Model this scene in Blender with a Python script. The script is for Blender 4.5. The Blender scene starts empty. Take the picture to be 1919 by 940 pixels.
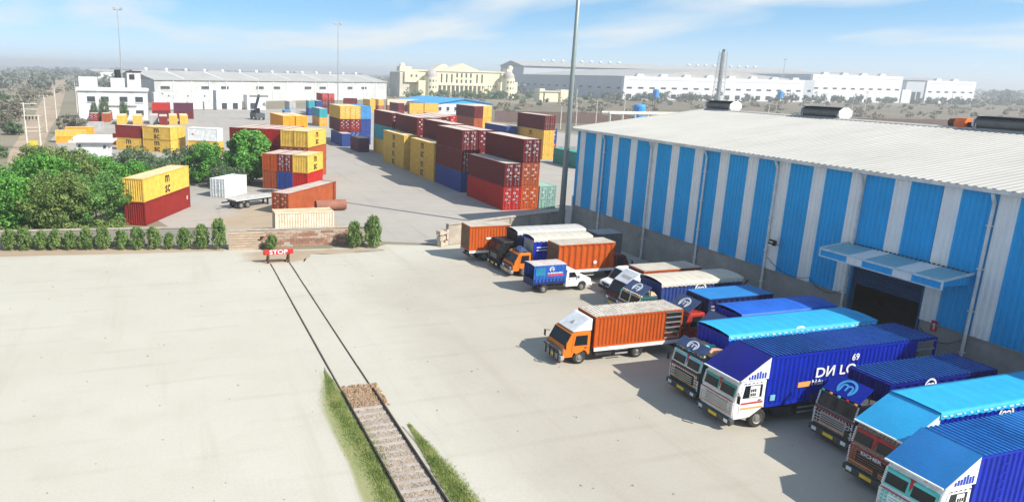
import bpy, bmesh, math, random
import numpy as np
from mathutils import Vector, Matrix, Euler
R = math.radians
PI = math.pi
random.seed(7)
sc = bpy.context.scene
COL = sc.collection

# ------------------------------------------------------------------ camera
F_PX, PITCH, ROLL, YAW, PPX, CAM_H = 1353.877, 0.2401167, 0.0232591, 0.3147435, 748.858, 17.0
def cam_matrix():
    cy, sy, cp, sp = math.cos(YAW), math.sin(YAW), math.cos(PITCH), math.sin(PITCH)
    fw = Vector((sy*cp, cy*cp, -sp)); rt = Vector((cy, -sy, 0)); up = rt.cross(fw)
    r2 = rt*math.cos(ROLL) + up*math.sin(ROLL); u2 = up*math.cos(ROLL) - rt*math.sin(ROLL)
    m = Matrix((r2, u2, -fw)).transposed().to_4x4()
    m.translation = (0, 0, CAM_H)
    return m
cam = bpy.data.cameras.new('camera'); camo = bpy.data.objects.new('camera', cam); COL.objects.link(camo)
cam.sensor_width = 36; cam.lens = F_PX/1919*36; cam.shift_x = (959.5-PPX)/1919
cam.clip_start = .5; cam.clip_end = 20000
camo.matrix_world = cam_matrix(); sc.camera = camo

# ------------------------------------------------------------------ sun, sky, exposure
SUN = Vector((.74, -.95, 1.0)).normalized()        # towards the sun
sl = bpy.data.lights.new('sun', 'SUN'); so = bpy.data.objects.new('sun', sl); COL.objects.link(so)
sl.energy = 4.7; sl.angle = R(.5); sl.color = (1, .935, .84)
so.rotation_euler = SUN.to_track_quat('Z', 'Y').to_euler(); so.location = (0, 0, 60)
world = bpy.data.worlds.new('World'); sc.world = world; world.use_nodes = True
def build_sky():
    nt = world.node_tree; N = nt.nodes; L = nt.links
    bg = N['Background']; bg.inputs['Strength'].default_value = .125
    sky = N.new('ShaderNodeTexSky'); sky.sky_type = 'NISHITA'; sky.sun_disc = False
    sky.sun_elevation = math.asin(SUN.z); sky.sun_rotation = math.atan2(SUN.x, SUN.y)
    sky.air_density = 1.0; sky.dust_density = .3; sky.ozone_density = 1.0; sky.altitude = 0
    tc = N.new('ShaderNodeTexCoord'); sep = N.new('ShaderNodeSeparateXYZ'); L.new(tc.outputs['Generated'], sep.inputs[0])
    # clouds on a flat layer: direction.xy / (direction.z + k)
    zp = N.new('ShaderNodeMath'); zp.operation = 'ADD'; zp.inputs[1].default_value = .10; L.new(sep.outputs['Z'], zp.inputs[0])
    zc = N.new('ShaderNodeMath'); zc.operation = 'MAXIMUM'; zc.inputs[1].default_value = .04; L.new(zp.outputs[0], zc.inputs[0])
    dx = N.new('ShaderNodeMath'); dx.operation = 'DIVIDE'; L.new(sep.outputs['X'], dx.inputs[0]); L.new(zc.outputs[0], dx.inputs[1])
    dy = N.new('ShaderNodeMath'); dy.operation = 'DIVIDE'; L.new(sep.outputs['Y'], dy.inputs[0]); L.new(zc.outputs[0], dy.inputs[1])
    cb = N.new('ShaderNodeCombineXYZ'); L.new(dx.outputs[0], cb.inputs[0]); L.new(dy.outputs[0], cb.inputs[1])
    nz = N.new('ShaderNodeTexNoise'); nz.inputs['Scale'].default_value = .8; nz.inputs['Detail'].default_value = 7
    nz.inputs['Roughness'].default_value = .45; nz.inputs['Distortion'].default_value = .3
    mp = N.new('ShaderNodeMapping'); mp.inputs['Location'].default_value = (2.3, 1.4, 0); mp.inputs['Scale'].default_value = (1.0, .62, 1)
    L.new(cb.outputs[0], mp.inputs[0]); L.new(mp.outputs[0], nz.inputs['Vector'])
    rp = N.new('ShaderNodeValToRGB'); rp.color_ramp.elements[0].position = .42; rp.color_ramp.elements[1].position = .66; rp.color_ramp.elements[0].color = (0, 0, 0, 1)
    rp.color_ramp.elements[1].color = (.9, .9, .9, 1); L.new(nz.outputs['Fac'], rp.inputs[0])
    # thin veil of haze towards the horizon, all round
    vz = N.new('ShaderNodeMapRange'); vz.interpolation_type = 'SMOOTHSTEP'; vz.inputs['From Min'].default_value = .0; vz.inputs['From Max'].default_value = .085
    vz.inputs['To Min'].default_value = .62; vz.inputs['To Max'].default_value = 0; L.new(sep.outputs['Z'], vz.inputs['Value'])
    mx = N.new('ShaderNodeMath'); mx.operation = 'MAXIMUM'; L.new(rp.outputs['Color'], mx.inputs[0]); L.new(vz.outputs[0], mx.inputs[1])
    # sample the sky a little above the true direction: clear blue comes lower down
    lift = N.new('ShaderNodeMath'); lift.operation = 'MULTIPLY_ADD'; lift.inputs[1].default_value = 1.3; lift.inputs[2].default_value = .15
    L.new(sep.outputs['Z'], lift.inputs[0])
    cv = N.new('ShaderNodeCombineXYZ'); L.new(sep.outputs['X'], cv.inputs[0]); L.new(sep.outputs['Y'], cv.inputs[1]); L.new(lift.outputs[0], cv.inputs[2])
    nn = N.new('ShaderNodeVectorMath'); nn.operation = 'NORMALIZE'; L.new(cv.outputs[0], nn.inputs[0]); L.new(nn.outputs[0], sky.inputs['Vector'])
    mix = N.new('ShaderNodeMix'); mix.data_type = 'RGBA'
    tn = N.new('ShaderNodeMix'); tn.data_type = 'RGBA'; tn.blend_type = 'MULTIPLY'; tn.inputs['Factor'].default_value = 1; tn.inputs['B'].default_value = (.82, 1.05, 1.07, 1); L.new(sky.outputs[0], tn.inputs['A'])
    L.new(mx.outputs[0], mix.inputs['Factor']); L.new(tn.outputs['Result'], mix.inputs['A']); mix.inputs['B'].default_value = (4.65, 4.9, 5.0, 1)
    L.new(mix.outputs['Result'], bg.inputs['Color'])
build_sky()
sc.view_settings.view_transform = 'Standard'; sc.view_settings.look = 'None'
sc.view_settings.exposure = .62; sc.view_settings.gamma = 1.0
sc.cycles.use_denoising = True
sc.cycles.max_bounces = 6; sc.cycles.diffuse_bounces = 3; sc.cycles.glossy_bounces = 3; sc.cycles.transmission_bounces = 4
sc.cycles.volume_bounces = 0; sc.cycles.sample_clamp_indirect = 6

# ------------------------------------------------------------------ materials
MATS = {}
def mat(name, col, rough=.6, metal=0, var=.18, scale=1.5, dirt=0, dirt_col=(.32, .26, .19), bump=0, spec=.22, coord='Object', fine=0, streak=None):
    """principled surface with a mottled base colour, optional blotchy dirt and fine bump"""
    if name in MATS: return MATS[name]
    m = bpy.data.materials.new(name); m.use_nodes = True; MATS[name] = m
    nt = m.node_tree; N = nt.nodes; L = nt.links; b = N['Principled BSDF']
    b.inputs['Roughness'].default_value = rough; b.inputs['Metallic'].default_value = metal; b.inputs['Specular IOR Level'].default_value = spec
    tc = N.new('ShaderNodeTexCoord'); oi = N.new('ShaderNodeObjectInfo')
    ad = N.new('ShaderNodeVectorMath'); ad.operation = 'ADD'; L.new(tc.outputs[coord], ad.inputs[0])
    if coord == 'Object':
        ml = N.new('ShaderNodeMath'); ml.operation = 'MULTIPLY'; ml.inputs[1].default_value = 37; L.new(oi.outputs['Random'], ml.inputs[0]); L.new(ml.outputs[0], ad.inputs[1])
    n = N.new('ShaderNodeTexNoise'); n.inputs['Scale'].default_value = scale; n.inputs['Detail'].default_value = 6; n.inputs['Roughness'].default_value = .6
    L.new(ad.outputs[0], n.inputs['Vector'])
    rp = N.new('ShaderNodeValToRGB'); rp.color_ramp.elements[0].position = .3; rp.color_ramp.elements[1].position = .7
    lo = [max(0, c*(1-var)) for c in col]; hi = [min(1, c*(1+var)) for c in col]
    rp.color_ramp.elements[0].color = (*lo, 1); rp.color_ramp.elements[1].color = (*hi, 1)
    L.new(n.outputs['Fac'], rp.inputs[0]); out = rp.outputs['Color']
    if dirt:
        n2 = N.new('ShaderNodeTexNoise'); n2.inputs['Scale'].default_value = scale*2.7; n2.inputs['Detail'].default_value = 8; n2.inputs['Roughness'].default_value = .7
        if streak:     # run-off marks drawn out along one axis
            sm_ = N.new('ShaderNodeMapping'); sm_.inputs['Scale'].default_value = streak; L.new(ad.outputs[0], sm_.inputs[0]); L.new(sm_.outputs[0], n2.inputs['Vector'])
        else: L.new(ad.outputs[0], n2.inputs['Vector'])
        r2 = N.new('ShaderNodeMapRange'); r2.inputs['From Min'].default_value = .48; r2.inputs['From Max'].default_value = .75; r2.inputs['To Max'].default_value = dirt
        L.new(n2.outputs['Fac'], r2.inputs['Value'])
        mx = N.new('ShaderNodeMix'); mx.data_type = 'RGBA'; L.new(r2.outputs[0], mx.inputs['Factor']); L.new(out, mx.inputs['A']); mx.inputs['B'].default_value = (*dirt_col, 1)
        out = mx.outputs['Result']
    L.new(out, b.inputs['Base Color'])
    if bump:
        n3 = N.new('ShaderNodeTexNoise'); n3.inputs['Scale'].default_value = fine or scale*14; n3.inputs['Detail'].default_value = 5; L.new(ad.outputs[0], n3.inputs['Vector'])
        bp = N.new('ShaderNodeBump'); bp.inputs['Strength'].default_value = bump; bp.inputs['Distance'].default_value = .05; L.new(n3.outputs['Fac'], bp.inputs['Height'])
        L.new(bp.outputs[0], b.inputs['Normal'])
    return m
def leaf_mat(name, c1, c2, c3):
    m = bpy.data.materials.new(name); m.use_nodes = True; MATS[name] = m
    nt = m.node_tree; N = nt.nodes; L = nt.links; b = N['Principled BSDF']; b.inputs['Roughness'].default_value = .55; b.inputs['Specular IOR Level'].default_value = .25
    tc = N.new('ShaderNodeTexCoord'); g = N.new('ShaderNodeNewGeometry')
    n = N.new('ShaderNodeTexNoise'); n.inputs['Scale'].default_value = .9; n.inputs['Detail'].default_value = 3; L.new(tc.outputs['Object'], n.inputs['Vector'])
    ad = N.new('ShaderNodeMath'); ad.operation = 'MULTIPLY_ADD'; ad.inputs[1].default_value = .35; L.new(g.outputs['Random Per Island'], ad.inputs[0]); L.new(n.outputs['Fac'], ad.inputs[2])
    rp = N.new('ShaderNodeValToRGB'); e = rp.color_ramp.elements; e[0].position = .45; e[1].position = .9; e[0].color = (*c1, 1); e[1].color = (*c3, 1)
    x = e.new(.66); x.color = (*c2, 1); L.new(ad.outputs[0], rp.inputs[0]); L.new(rp.outputs['Color'], b.inputs['Base Color'])
    tr = N.new('ShaderNodeBsdfTranslucent'); L.new(rp.outputs['Color'], tr.inputs['Color'])
    mx = N.new('ShaderNodeMixShader'); mx.inputs[0].default_value = .3; L.new(b.outputs[0], mx.inputs[1]); L.new(tr.outputs[0], mx.inputs[2])
    L.new(mx.outputs[0], N['Material Output'].inputs['Surface'])
    return m
def glass_mat(name, col=(.02, .03, .035)):
    m = bpy.data.materials.new(name); m.use_nodes = True; MATS[name] = m
    b = m.node_tree.nodes['Principled BSDF']; b.inputs['Base Color'].default_value = (*col, 1); b.inputs['Roughness'].default_value = .12; b.inputs['Specular IOR Level'].default_value = .3
    return m

# containers
RUST = (.16, .07, .035)
CC = {
 'red': mat('paint_red', (.42, .014, .010), .62, dirt=.35, dirt_col=(.22, .05, .03)),
 'maroon': mat('paint_maroon', (.13, .010, .012), .62, dirt=.35, dirt_col=(.11, .03, .025)),
 'darkred': mat('paint_dark_red', (.22, .016, .012), .62, dirt=.35, dirt_col=(.12, .035, .025)),
 'orange': mat('paint_orange', (.46, .085, .016), .62, dirt=.45, dirt_col=RUST),
 'brown': mat('paint_brown', (.36, .085, .028), .55, dirt=.4, dirt_col=RUST),
 'amber': mat('paint_amber', (.85, .34, .02), .62, dirt=.3, dirt_col=RUST),
 'yellow': mat('paint_yellow', (.68, .43, .075), .62, dirt=.4, dirt_col=(.36, .2, .06)),
 'blue': mat('paint_blue', (.02, .055, .24), .62, dirt=.3, dirt_col=(.1, .09, .1)),
 'lightblue': mat('paint_light_blue', (.06, .26, .55), .62, dirt=.3, dirt_col=(.15, .16, .18)),
 'teal': mat('paint_teal', (.03, .32, .36), .62, dirt=.3, dirt_col=(.12, .16, .15)),
 'green': mat('paint_green', (.04, .28, .23), .62, dirt=.35, dirt_col=(.2, .24, .2)),
 'palegreen': mat('paint_pale_green', (.24, .40, .34), .62, dirt=.4, dirt_col=(.3, .3, .25)),
 'purple': mat('paint_purple', (.10, .018, .05), .62, dirt=.3, dirt_col=(.08, .03, .04)),
 'white': mat('paint_white', (.74, .76, .75), .62, dirt=.3, dirt_col=(.45, .4, .34)),
 'grey': mat('paint_grey', (.42, .42, .41), .6, dirt=.5, dirt_col=(.25, .2, .16)),
 'pale': mat('paint_pale', (.72, .60, .46), .6, dirt=.4, dirt_col=(.4, .27, .17)),
}
ROOF_DUST = mat('dusty_container_roof', (.50, .43, .38), .8, dirt=.5, dirt_col=(.3, .2, .16), scale=.7)
ROOF_YEL = mat('dusty_yellow_roof', (.62, .50, .30), .75, dirt=.4, dirt_col=(.45, .33, .2), scale=.7)
STEEL = mat('galvanised_steel', (.48, .49, .49), .45, .7, dirt=.3)
DARK_STEEL = mat('dark_steel', (.04, .04, .042), .55, .3, dirt=.4, dirt_col=(.16, .12, .09))
RUSTY = mat('rusty_steel', (.14, .075, .045), .8, .2, dirt=.5, dirt_col=(.07, .04, .03))
RUBBER = mat('tyre_rubber', (.028, .027, .026), .85, dirt=.6, dirt_col=(.17, .145, .12), scale=3)
RIM = mat('wheel_rim', (.30, .29, .27), .55, .4, dirt=.6, dirt_col=(.16, .12, .09), scale=4)
WHITE = mat('white_paint', (.80, .80, .78), .5, dirt=.25, dirt_col=(.5, .45, .38))
BLACK = mat('black_paint', (.015, .015, .016), .5, dirt=.25, dirt_col=(.1, .09, .08))
GLASS = glass_mat('dark_glass', (.012, .016, .02))
LAMP = mat('headlamp_glass', (.75, .76, .74), .15)
PLATE = mat('number_plate', (.85, .55, .04), .5)
LOGO_W = mat('white_lettering', (.74, .76, .78), .6, var=.15, dirt=.35, dirt_col=(.35, .36, .45), scale=3)
LOGO_K = mat('black_lettering', (.03, .025, .02), .6, var=.05)
LOGO_R = mat('red_lettering', (.6, .06, .05), .6, var=.05)
LOGO_B = mat('blue_lettering', (.02, .05, .4), .6, var=.05)
CONCRETE = mat('grey_concrete', (.30, .28, .255), .9, dirt=.5, dirt_col=(.20, .18, .155), bump=.3, scale=.8, coord='Generated' if False else 'Object')
PLASTER = mat('white_plaster', (.64, .65, .655), .8, dirt=.2, scale=.3)

def ornament_mat(name, c1, c2, c3, s=9.):
    """hand painted truck ornament: small flat print motifs in three colours"""
    m = bpy.data.materials.new(name); m.use_nodes = True; MATS[name] = m
    nt = m.node_tree; N = nt.nodes; L = nt.links; b = N['Principled BSDF']; b.inputs['Roughness'].default_value = .5
    tc = N.new('ShaderNodeTexCoord'); v = N.new('ShaderNodeTexVoronoi'); v.feature = 'F1'; v.distance = 'MANHATTAN'; v.inputs['Scale'].default_value = s; v.inputs['Randomness'].default_value = .55; L.new(tc.outputs['Object'], v.inputs['Vector'])
    rp = N.new('ShaderNodeValToRGB'); rp.color_ramp.interpolation = 'CONSTANT'; e = rp.color_ramp.elements; e[0].position = 0; e[0].color = (*c3, 1); e[1].position = .22; e[1].color = (*c1, 1); x = e.new(.5); x.color = (*c2, 1); x = e.new(.62); x.color = (*c1, 1)
    L.new(v.outputs['Distance'], rp.inputs[0]); L.new(rp.outputs['Color'], b.inputs['Base Color']); return m

# ------------------------------------------------------------------ mesh helpers
ROUNDED = dict(cab=.07, bumper=.03, wind_deflector=.05, body=.05, fuel_tank=.05, housing=.04, roof_bundle=.12)
class MB:
    def __init__(s): s.v = []; s.f = []; s.m = []; s.mi = 0
    def add(s, vs, fs):
        o = len(s.v); s.v += [tuple(v) for v in vs]; s.f += [tuple(o+i for i in f) for f in fs]; s.m += [s.mi]*len(fs); return s
    def box(s, x0, x1, y0, y1, z0, z1):
        return s.add([(x0,y0,z0),(x1,y0,z0),(x1,y1,z0),(x0,y1,z0),(x0,y0,z1),(x1,y0,z1),(x1,y1,z1),(x0,y1,z1)],
                     [(0,3,2,1),(4,5,6,7),(0,1,5,4),(1,2,6,5),(2,3,7,6),(3,0,4,7)])
    def obox(s, c, u, v, n):
        c, u, v, n = map(Vector, (c, u, v, n))
        P = [c+a*u+b*v+d*n for d in (-1, 1) for a, b in ((-1,-1),(1,-1),(1,1),(-1,1))]
        return s.add(P, [(0,3,2,1),(4,5,6,7),(0,1,5,4),(1,2,6,5),(2,3,7,6),(3,0,4,7)])
    def bar(s, a, b, w, d=None):
        a, b = Vector(a), Vector(b); t = (b-a); L = t.length; t.normalize()
        x = t.orthogonal() if abs(t.z) > .99 else t.cross(Vector((0,0,1)))
        x.normalize(); y = x.cross(t)
        return s.obox((a+b)/2, x*w/2, y*(d or w)/2, t*L/2)
    def tube(s, a, b, r0, r1=None, n=10, cap=True):
        r1 = r0 if r1 is None else r1; a, b = Vector(a), Vector(b); t = (b-a).normalized(); x = t.orthogonal().normalized(); y = t.cross(x)
        vs = [a+(x*math.cos(2*PI*i/n)+y*math.sin(2*PI*i/n))*r0 for i in range(n)] + [b+(x*math.cos(2*PI*i/n)+y*math.sin(2*PI*i/n))*r1 for i in range(n)]
        fs = [(i, (i+1) % n, n+(i+1) % n, n+i) for i in range(n)]
        if cap: fs += [tuple(range(n-1, -1, -1)), tuple(range(n, 2*n))]
        return s.add(vs, fs)
    def prism_y(s, prof, y0, y1):
        n = len(prof); vs = [(x, y0, z) for x, z in prof] + [(x, y1, z) for x, z in prof]
        return s.add(vs, [(i, (i+1) % n, n+(i+1) % n, n+i) for i in range(n)] + [tuple(range(n-1, -1, -1)), tuple(range(n, 2*n))])
    def prism_x(s, prof, x0, x1):
        n = len(prof); vs = [(x0, y, z) for y, z in prof] + [(x1, y, z) for y, z in prof]
        return s.add(vs, [(i, (i+1) % n, n+(i+1) % n, n+i) for i in range(n)] + [tuple(range(n-1, -1, -1)), tuple(range(n, 2*n))])
    def prism_z(s, prof, z0, z1):
        n = len(prof); vs = [(x, y, z0) for x, y in prof] + [(x, y, z1) for x, y in prof]
        return s.add(vs, [(i, (i+1) % n, n+(i+1) % n, n+i) for i in range(n)] + [tuple(range(n-1, -1, -1)), tuple(range(n, 2*n))])
    def strip(s, pa, pb):
        n = len(pa); return s.add(list(pa)+list(pb), [(i, i+1, n+i+1, n+i) for i in range(n-1)])
    def grid(s, fn, nu, nv):
        vs = [fn(i/nu, j/nv) for i in range(nu+1) for j in range(nv+1)]
        return s.add(vs, [(i*(nv+1)+j, (i+1)*(nv+1)+j, (i+1)*(nv+1)+j+1, i*(nv+1)+j+1) for i in range(nu) for j in range(nv)])
    def lathe(s, prof, axis='y', n=20, c=(0,0,0)):
        vs = []
        for k in range(n):
            a = 2*PI*k/n
            for r, h in prof:
                p = (r*math.cos(a), h, r*math.sin(a)) if axis == 'y' else (r*math.cos(a), r*math.sin(a), h)
                vs.append((p[0]+c[0], p[1]+c[1], p[2]+c[2]))
        m = len(prof)
        return s.add(vs, [(k*m+j, ((k+1) % n)*m+j, ((k+1) % n)*m+j+1, k*m+j+1) for k in range(n) for j in range(m-1)])
    def mesh(s, name, nmat=1, smooth=False):
        me = bpy.data.meshes.new(name); me.from_pydata(s.v, [], s.f)
        for _ in range(nmat): me.materials.append(None)
        if nmat > 1: me.polygons.foreach_set('material_index', s.m)
        bm = bmesh.new(); bm.from_mesh(me); bmesh.ops.recalc_face_normals(bm, faces=bm.faces); bm.to_mesh(me); bm.free()
        if smooth:
            for p in me.polygons: p.use_smooth = True
        return me
    def obj(s, name, mats, parent=None, smooth=False, **k):
        mats = mats if isinstance(mats, (list, tuple)) else [mats]
        me = s.mesh(name, len(mats), smooth)
        for i, m in enumerate(mats): me.materials[i] = m
        o = put(name, me, None, parent, **k)
        if name in ROUNDED:
            bv = o.modifiers.new('rounded', 'BEVEL'); bv.width = ROUNDED[name]; bv.segments = 2; bv.limit_method = 'ANGLE'; bv.angle_limit = R(25)
        return o
def put(name, me, mats=None, parent=None, loc=(0,0,0), rot=0, scale=None, label=None, cat=None, group=None, kind=None):
    o = bpy.data.objects.new(name, me); COL.objects.link(o)
    o.location = loc; o.rotation_euler = rot if isinstance(rot, (tuple, Euler)) else (0, 0, rot)
    if scale is not None: o.scale = scale if isinstance(scale, (tuple, list)) else (scale,)*3
    if parent is not None: o.parent = parent
    if mats is not None:
        mats = mats if isinstance(mats, (list, tuple)) else [mats]
        for i, m in enumerate(mats):
            o.material_slots[i].link = 'OBJECT'; o.material_slots[i].material = m
    tag(o, label, cat, group, kind)
    return o
def tag(o, label=None, cat=None, group=None, kind=None):
    if label: o['label'] = label
    if cat: o['category'] = cat
    if group: o['group'] = group
    if kind: o['kind'] = kind
    return o
def empty(name, loc, rot=0, label=None, cat=None, group=None):
    o = bpy.data.objects.new(name, None); COL.objects.link(o); o.location = loc; o.rotation_euler = (0, 0, rot); o.empty_display_size = .3
    return tag(o, label, cat, group)
TXT = {}
def text_mesh(s, size=1, depth=.006):
    """flat lettering as a thin mesh: baseline along +x, standing up +z, facing -y, centred"""
    k = (s, size)
    if k in TXT: return TXT[k]
    cu = bpy.data.curves.new('lettering', 'FONT'); cu.body = s; cu.size = size; cu.align_x = 'CENTER'; cu.align_y = 'CENTER'; cu.extrude = depth; cu.space_line = .72; cu.offset = .018*size
    cu.resolution_u = 3
    o = bpy.data.objects.new('tmp', cu); COL.objects.link(o)
    bpy.context.view_layer.update()
    me = bpy.data.meshes.new_from_object(o.evaluated_get(bpy.context.evaluated_depsgraph_get()))
    bpy.data.objects.remove(o); me.transform(Matrix.Rotation(PI/2, 4, 'X')); me.materials.clear(); me.materials.append(None)
    TXT[k] = me
    return me
def corr_profile(L, pitch, depth, ramp=.22):
    """trapezoid wave along 0..L as (s, d) points"""
    n = max(1, round(L/pitch)); p = L/n; out = []
    for i in range(n):
        a = i*p; out += [(a, 0), (a+p*(.5-ramp), 0), (a+p*.5, depth), (a+p*(1-ramp), depth)]
    out.append((L, 0)); return out

# ------------------------------------------------------------------ container factory
def container_meshes(L, W, H):
    M = {}
    f = MB()
    for x in (0, L-.16):
        for y in (0, W-.16): f.box(x, x+.16, y, y+.16, .17, H-.12)
        for y in (0, W-.18):
            for z in (0, H-.118): f.box(x-.012 if x == 0 else x-.01, x+.17 if x == 0 else x+.172, y-.012 if y == 0 else y-.01, y+.19 if y == 0 else y+.192, z, z+.118)
    for y in (.01, W-.11):
        f.box(.17, L-.17, y, y+.1, .02, .17); f.box(.17, L-.17, y, y+.1, H-.13, H-.02)
    for x in (.01, L-.11):
        f.box(x, x+.1, .17, W-.17, .02, .17); f.box(x, x+.1, .17, W-.17, H-.15, H-.02)
    f.box(.12, L-.12, .12, W-.12, .06, .16)
    M['frame'] = f.mesh('container_frame')
    pr = corr_profile(L-.32, .28 if L > 4 else .25, .05)
    s = MB(); s.strip([(.16+a, .035+d, .15) for a, d in pr], [(.16+a, .035+d, H-.12) for a, d in pr]); M['side'] = s.mesh('container_side')      # y = 0 side
    pr = corr_profile(W-.32, .26, .05)
    s = MB(); s.strip([(L-.035-d, .16+a, .15) for a, d in pr], [(L-.035-d, .16+a, H-.13) for a, d in pr]); M['end'] = s.mesh('container_end')  # x = L end
    pr = corr_profile(L-.2, .24, .02)
    s = MB(); s.strip([(.1+a, .1, H-.05+d) for a, d in pr], [(.1+a, W-.1, H-.05+d) for a, d in pr]); M['roof'] = s.mesh('container_roof')
    hw = (W-.34)/2
    d = MB(); d.box(.045, .075, 0, hw, .18, H-.16)
    nz = 5
    for i in range(nz):
        z0 = .18+(H-.34)*(i+.12)/nz; z1 = .18+(H-.34)*(i+.88)/nz; d.box(.022, .0445, .10, hw-.10, z0, z1)
    for y in (0.004, hw-.05): d.box(.015, .044, y, y+.045, .19, H-.17)
    M['door'] = d.mesh('container_door')
    b = MB(); b.tube((-.012, 0, .12), (-.012, 0, H-.11), .024, n=6)
    for z in (.35, H*.4, H*.62, H-.4): b.box(-.03, .02, -.06, .06, z-.03, z+.03)
    b.box(-.04, -.015, -.02, .30, H*.42, H*.42+.05)
    M['bar'] = b.mesh('container_locking_bar')
    m = MB()
    for k, (zc, a0, w) in enumerate(((.90, .1, .42), (.86, .1, .30), (.76, .45, .5), (.73, .45, .42), (.70, .45, .5), (.62, .1, .34), (.59, .1, .4), (.56, .12, .3), (.48, .5, .4), (.45, .5, .45), (.33, .15, .3), (.30, .15, .22))):
        m.box(.0, .0205, .1+a0*hw, .1+(a0+w)*(hw-.18), H*zc-.022, H*zc+.022)
    M['marks'] = m.mesh('container_markings')
    # one-piece variant for far boxes
    o = MB(); 
    for me in ('side', 'end', 'roof', 'frame'):
        o.mi = 1 if me == 'roof' else 0
        o.add([v.co for v in M[me].vertices], [tuple(p.vertices) for p in M[me].polygons])
    o.mi = 0
    o.add([(x, W-y, z) for x, y, z in (v.co for v in M['side'].vertices)], [tuple(p.vertices) for p in M['side'].polygons])
    for y0 in (.16, .18+hw): o.add([(x, y+y0, z) for x, y, z in (v.co for v in M['door'].vertices)], [tuple(p.vertices) for p in M['door'].polygons])
    o.mi = 2
    for y0 in (.16, .18+hw): o.add([(x, y+y0, z) for x, y, z in (v.co for v in M['marks'].vertices)], [tuple(p.vertices) for p in M['marks'].polygons])
    M['one'] = o.mesh('container_shell', 3)
    M['dim'] = (L, W, H)
    return M
CM = {}
def cm(L, W, H):
    k = (round(L, 1), W, H)
    if k not in CM: CM[k] = container_meshes(k[0], W, H)
    return CM[k]
NOMARK = ('yellow', 'pale', 'lightblue', 'teal', 'white', 'blue')
def container(x, y, ang, L, W, H, z, col, label, group, full=True, doors_near=True, logo=None, marks=None):
    """x, y: the near left corner of the near end; ang: direction of the long axis away from the near end"""
    M = cm(L, W, H); L = M['dim'][0]; c = CC[col]
    roofm = ROOF_YEL if col in ('yellow', 'amber', 'pale') else c if col in ('white', 'lightblue', 'green', 'palegreen') else ROOF_DUST
    nm = 'shipping_container'
    # local frame: x along axis, y to the left of the axis.  near-left corner = (0, W)
    ca, sa = math.cos(ang), math.sin(ang)
    ox, oy = x + W*sa, y - W*ca
    if full: e = empty(nm, (ox, oy, z), ang, label, 'container', group)
    else: return put(nm, M['one'], [c, roofm, LOGO_W if (marks if marks is not None else col not in NOMARK) else c], None, (ox, oy, z), ang, label=label, cat='container', group=group)
    put('frame', M['frame'], c, e)
    put('side_panel', M['side'], c, e); put('side_panel', M['side'], c, e, (L, W, 0), PI)
    put('roof', M['roof'], roofm, e)
    hw = (W-.34)/2
    flip = not doors_near
    def lo(px, py): return ((L-px, W-py, 0) if flip else (px, py, 0))
    rz = PI if flip else 0
    put('end_panel', M['end'], c, e, *( ((L, W, 0), PI) if flip else ((0,0,0), 0)))
    for k in range(2):
        y0 = .16 + k*(hw+.02)
        d = put('door', M['door'], c, e, lo(0, y0), rz)
        for q in (.28, .72): put('locking_bar', M['bar'], STEEL if col in ('maroon', 'darkred', 'red') else c, d, (0, hw*q, 0))
        if marks if marks is not None else col not in NOMARK: put('marking', M['marks'], LOGO_W, d, kind='stuff')
    if logo:
        s, size, lm, fx = logo[:4]
        t = text_mesh(s, size)
        put('lettering', t, lm, e, (L*fx, .022, H*.52), 0)
        put('lettering', t, lm, e, (L*(1-fx), W-.022, H*.52), PI)
    return e
MSC = ('m\nsc', 1.95, LOGO_K, .52)
LVL = {1: ['the only box'], 2: ['bottom box', 'top box'], 3: ['bottom box', 'middle box', 'top box']}
PLAIN = dict(darkred='dark red', lightblue='light blue', palegreen='pale green', pale='cream', amber='bright amber')
def stack(x, y, ang, L, W, H, cols, where, group, full=True, logos=None, doors=None, marks=None):
    for i, c in enumerate(cols):
        if c is None: continue
        n = len(cols); cn = PLAIN.get(c, c)
        lab = f'{cn} shipping container {where}' if n == 1 else f'{cn} container, {LVL[n][i]} of {where}'
        container(x + random.uniform(-.03, .03), y + random.uniform(-.05, .05), ang, L, W, H, i*H+.006+i*.004, c, lab, group, full,
                  True if doors is None else doors[i], (logos or {}).get(i), marks)

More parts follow.
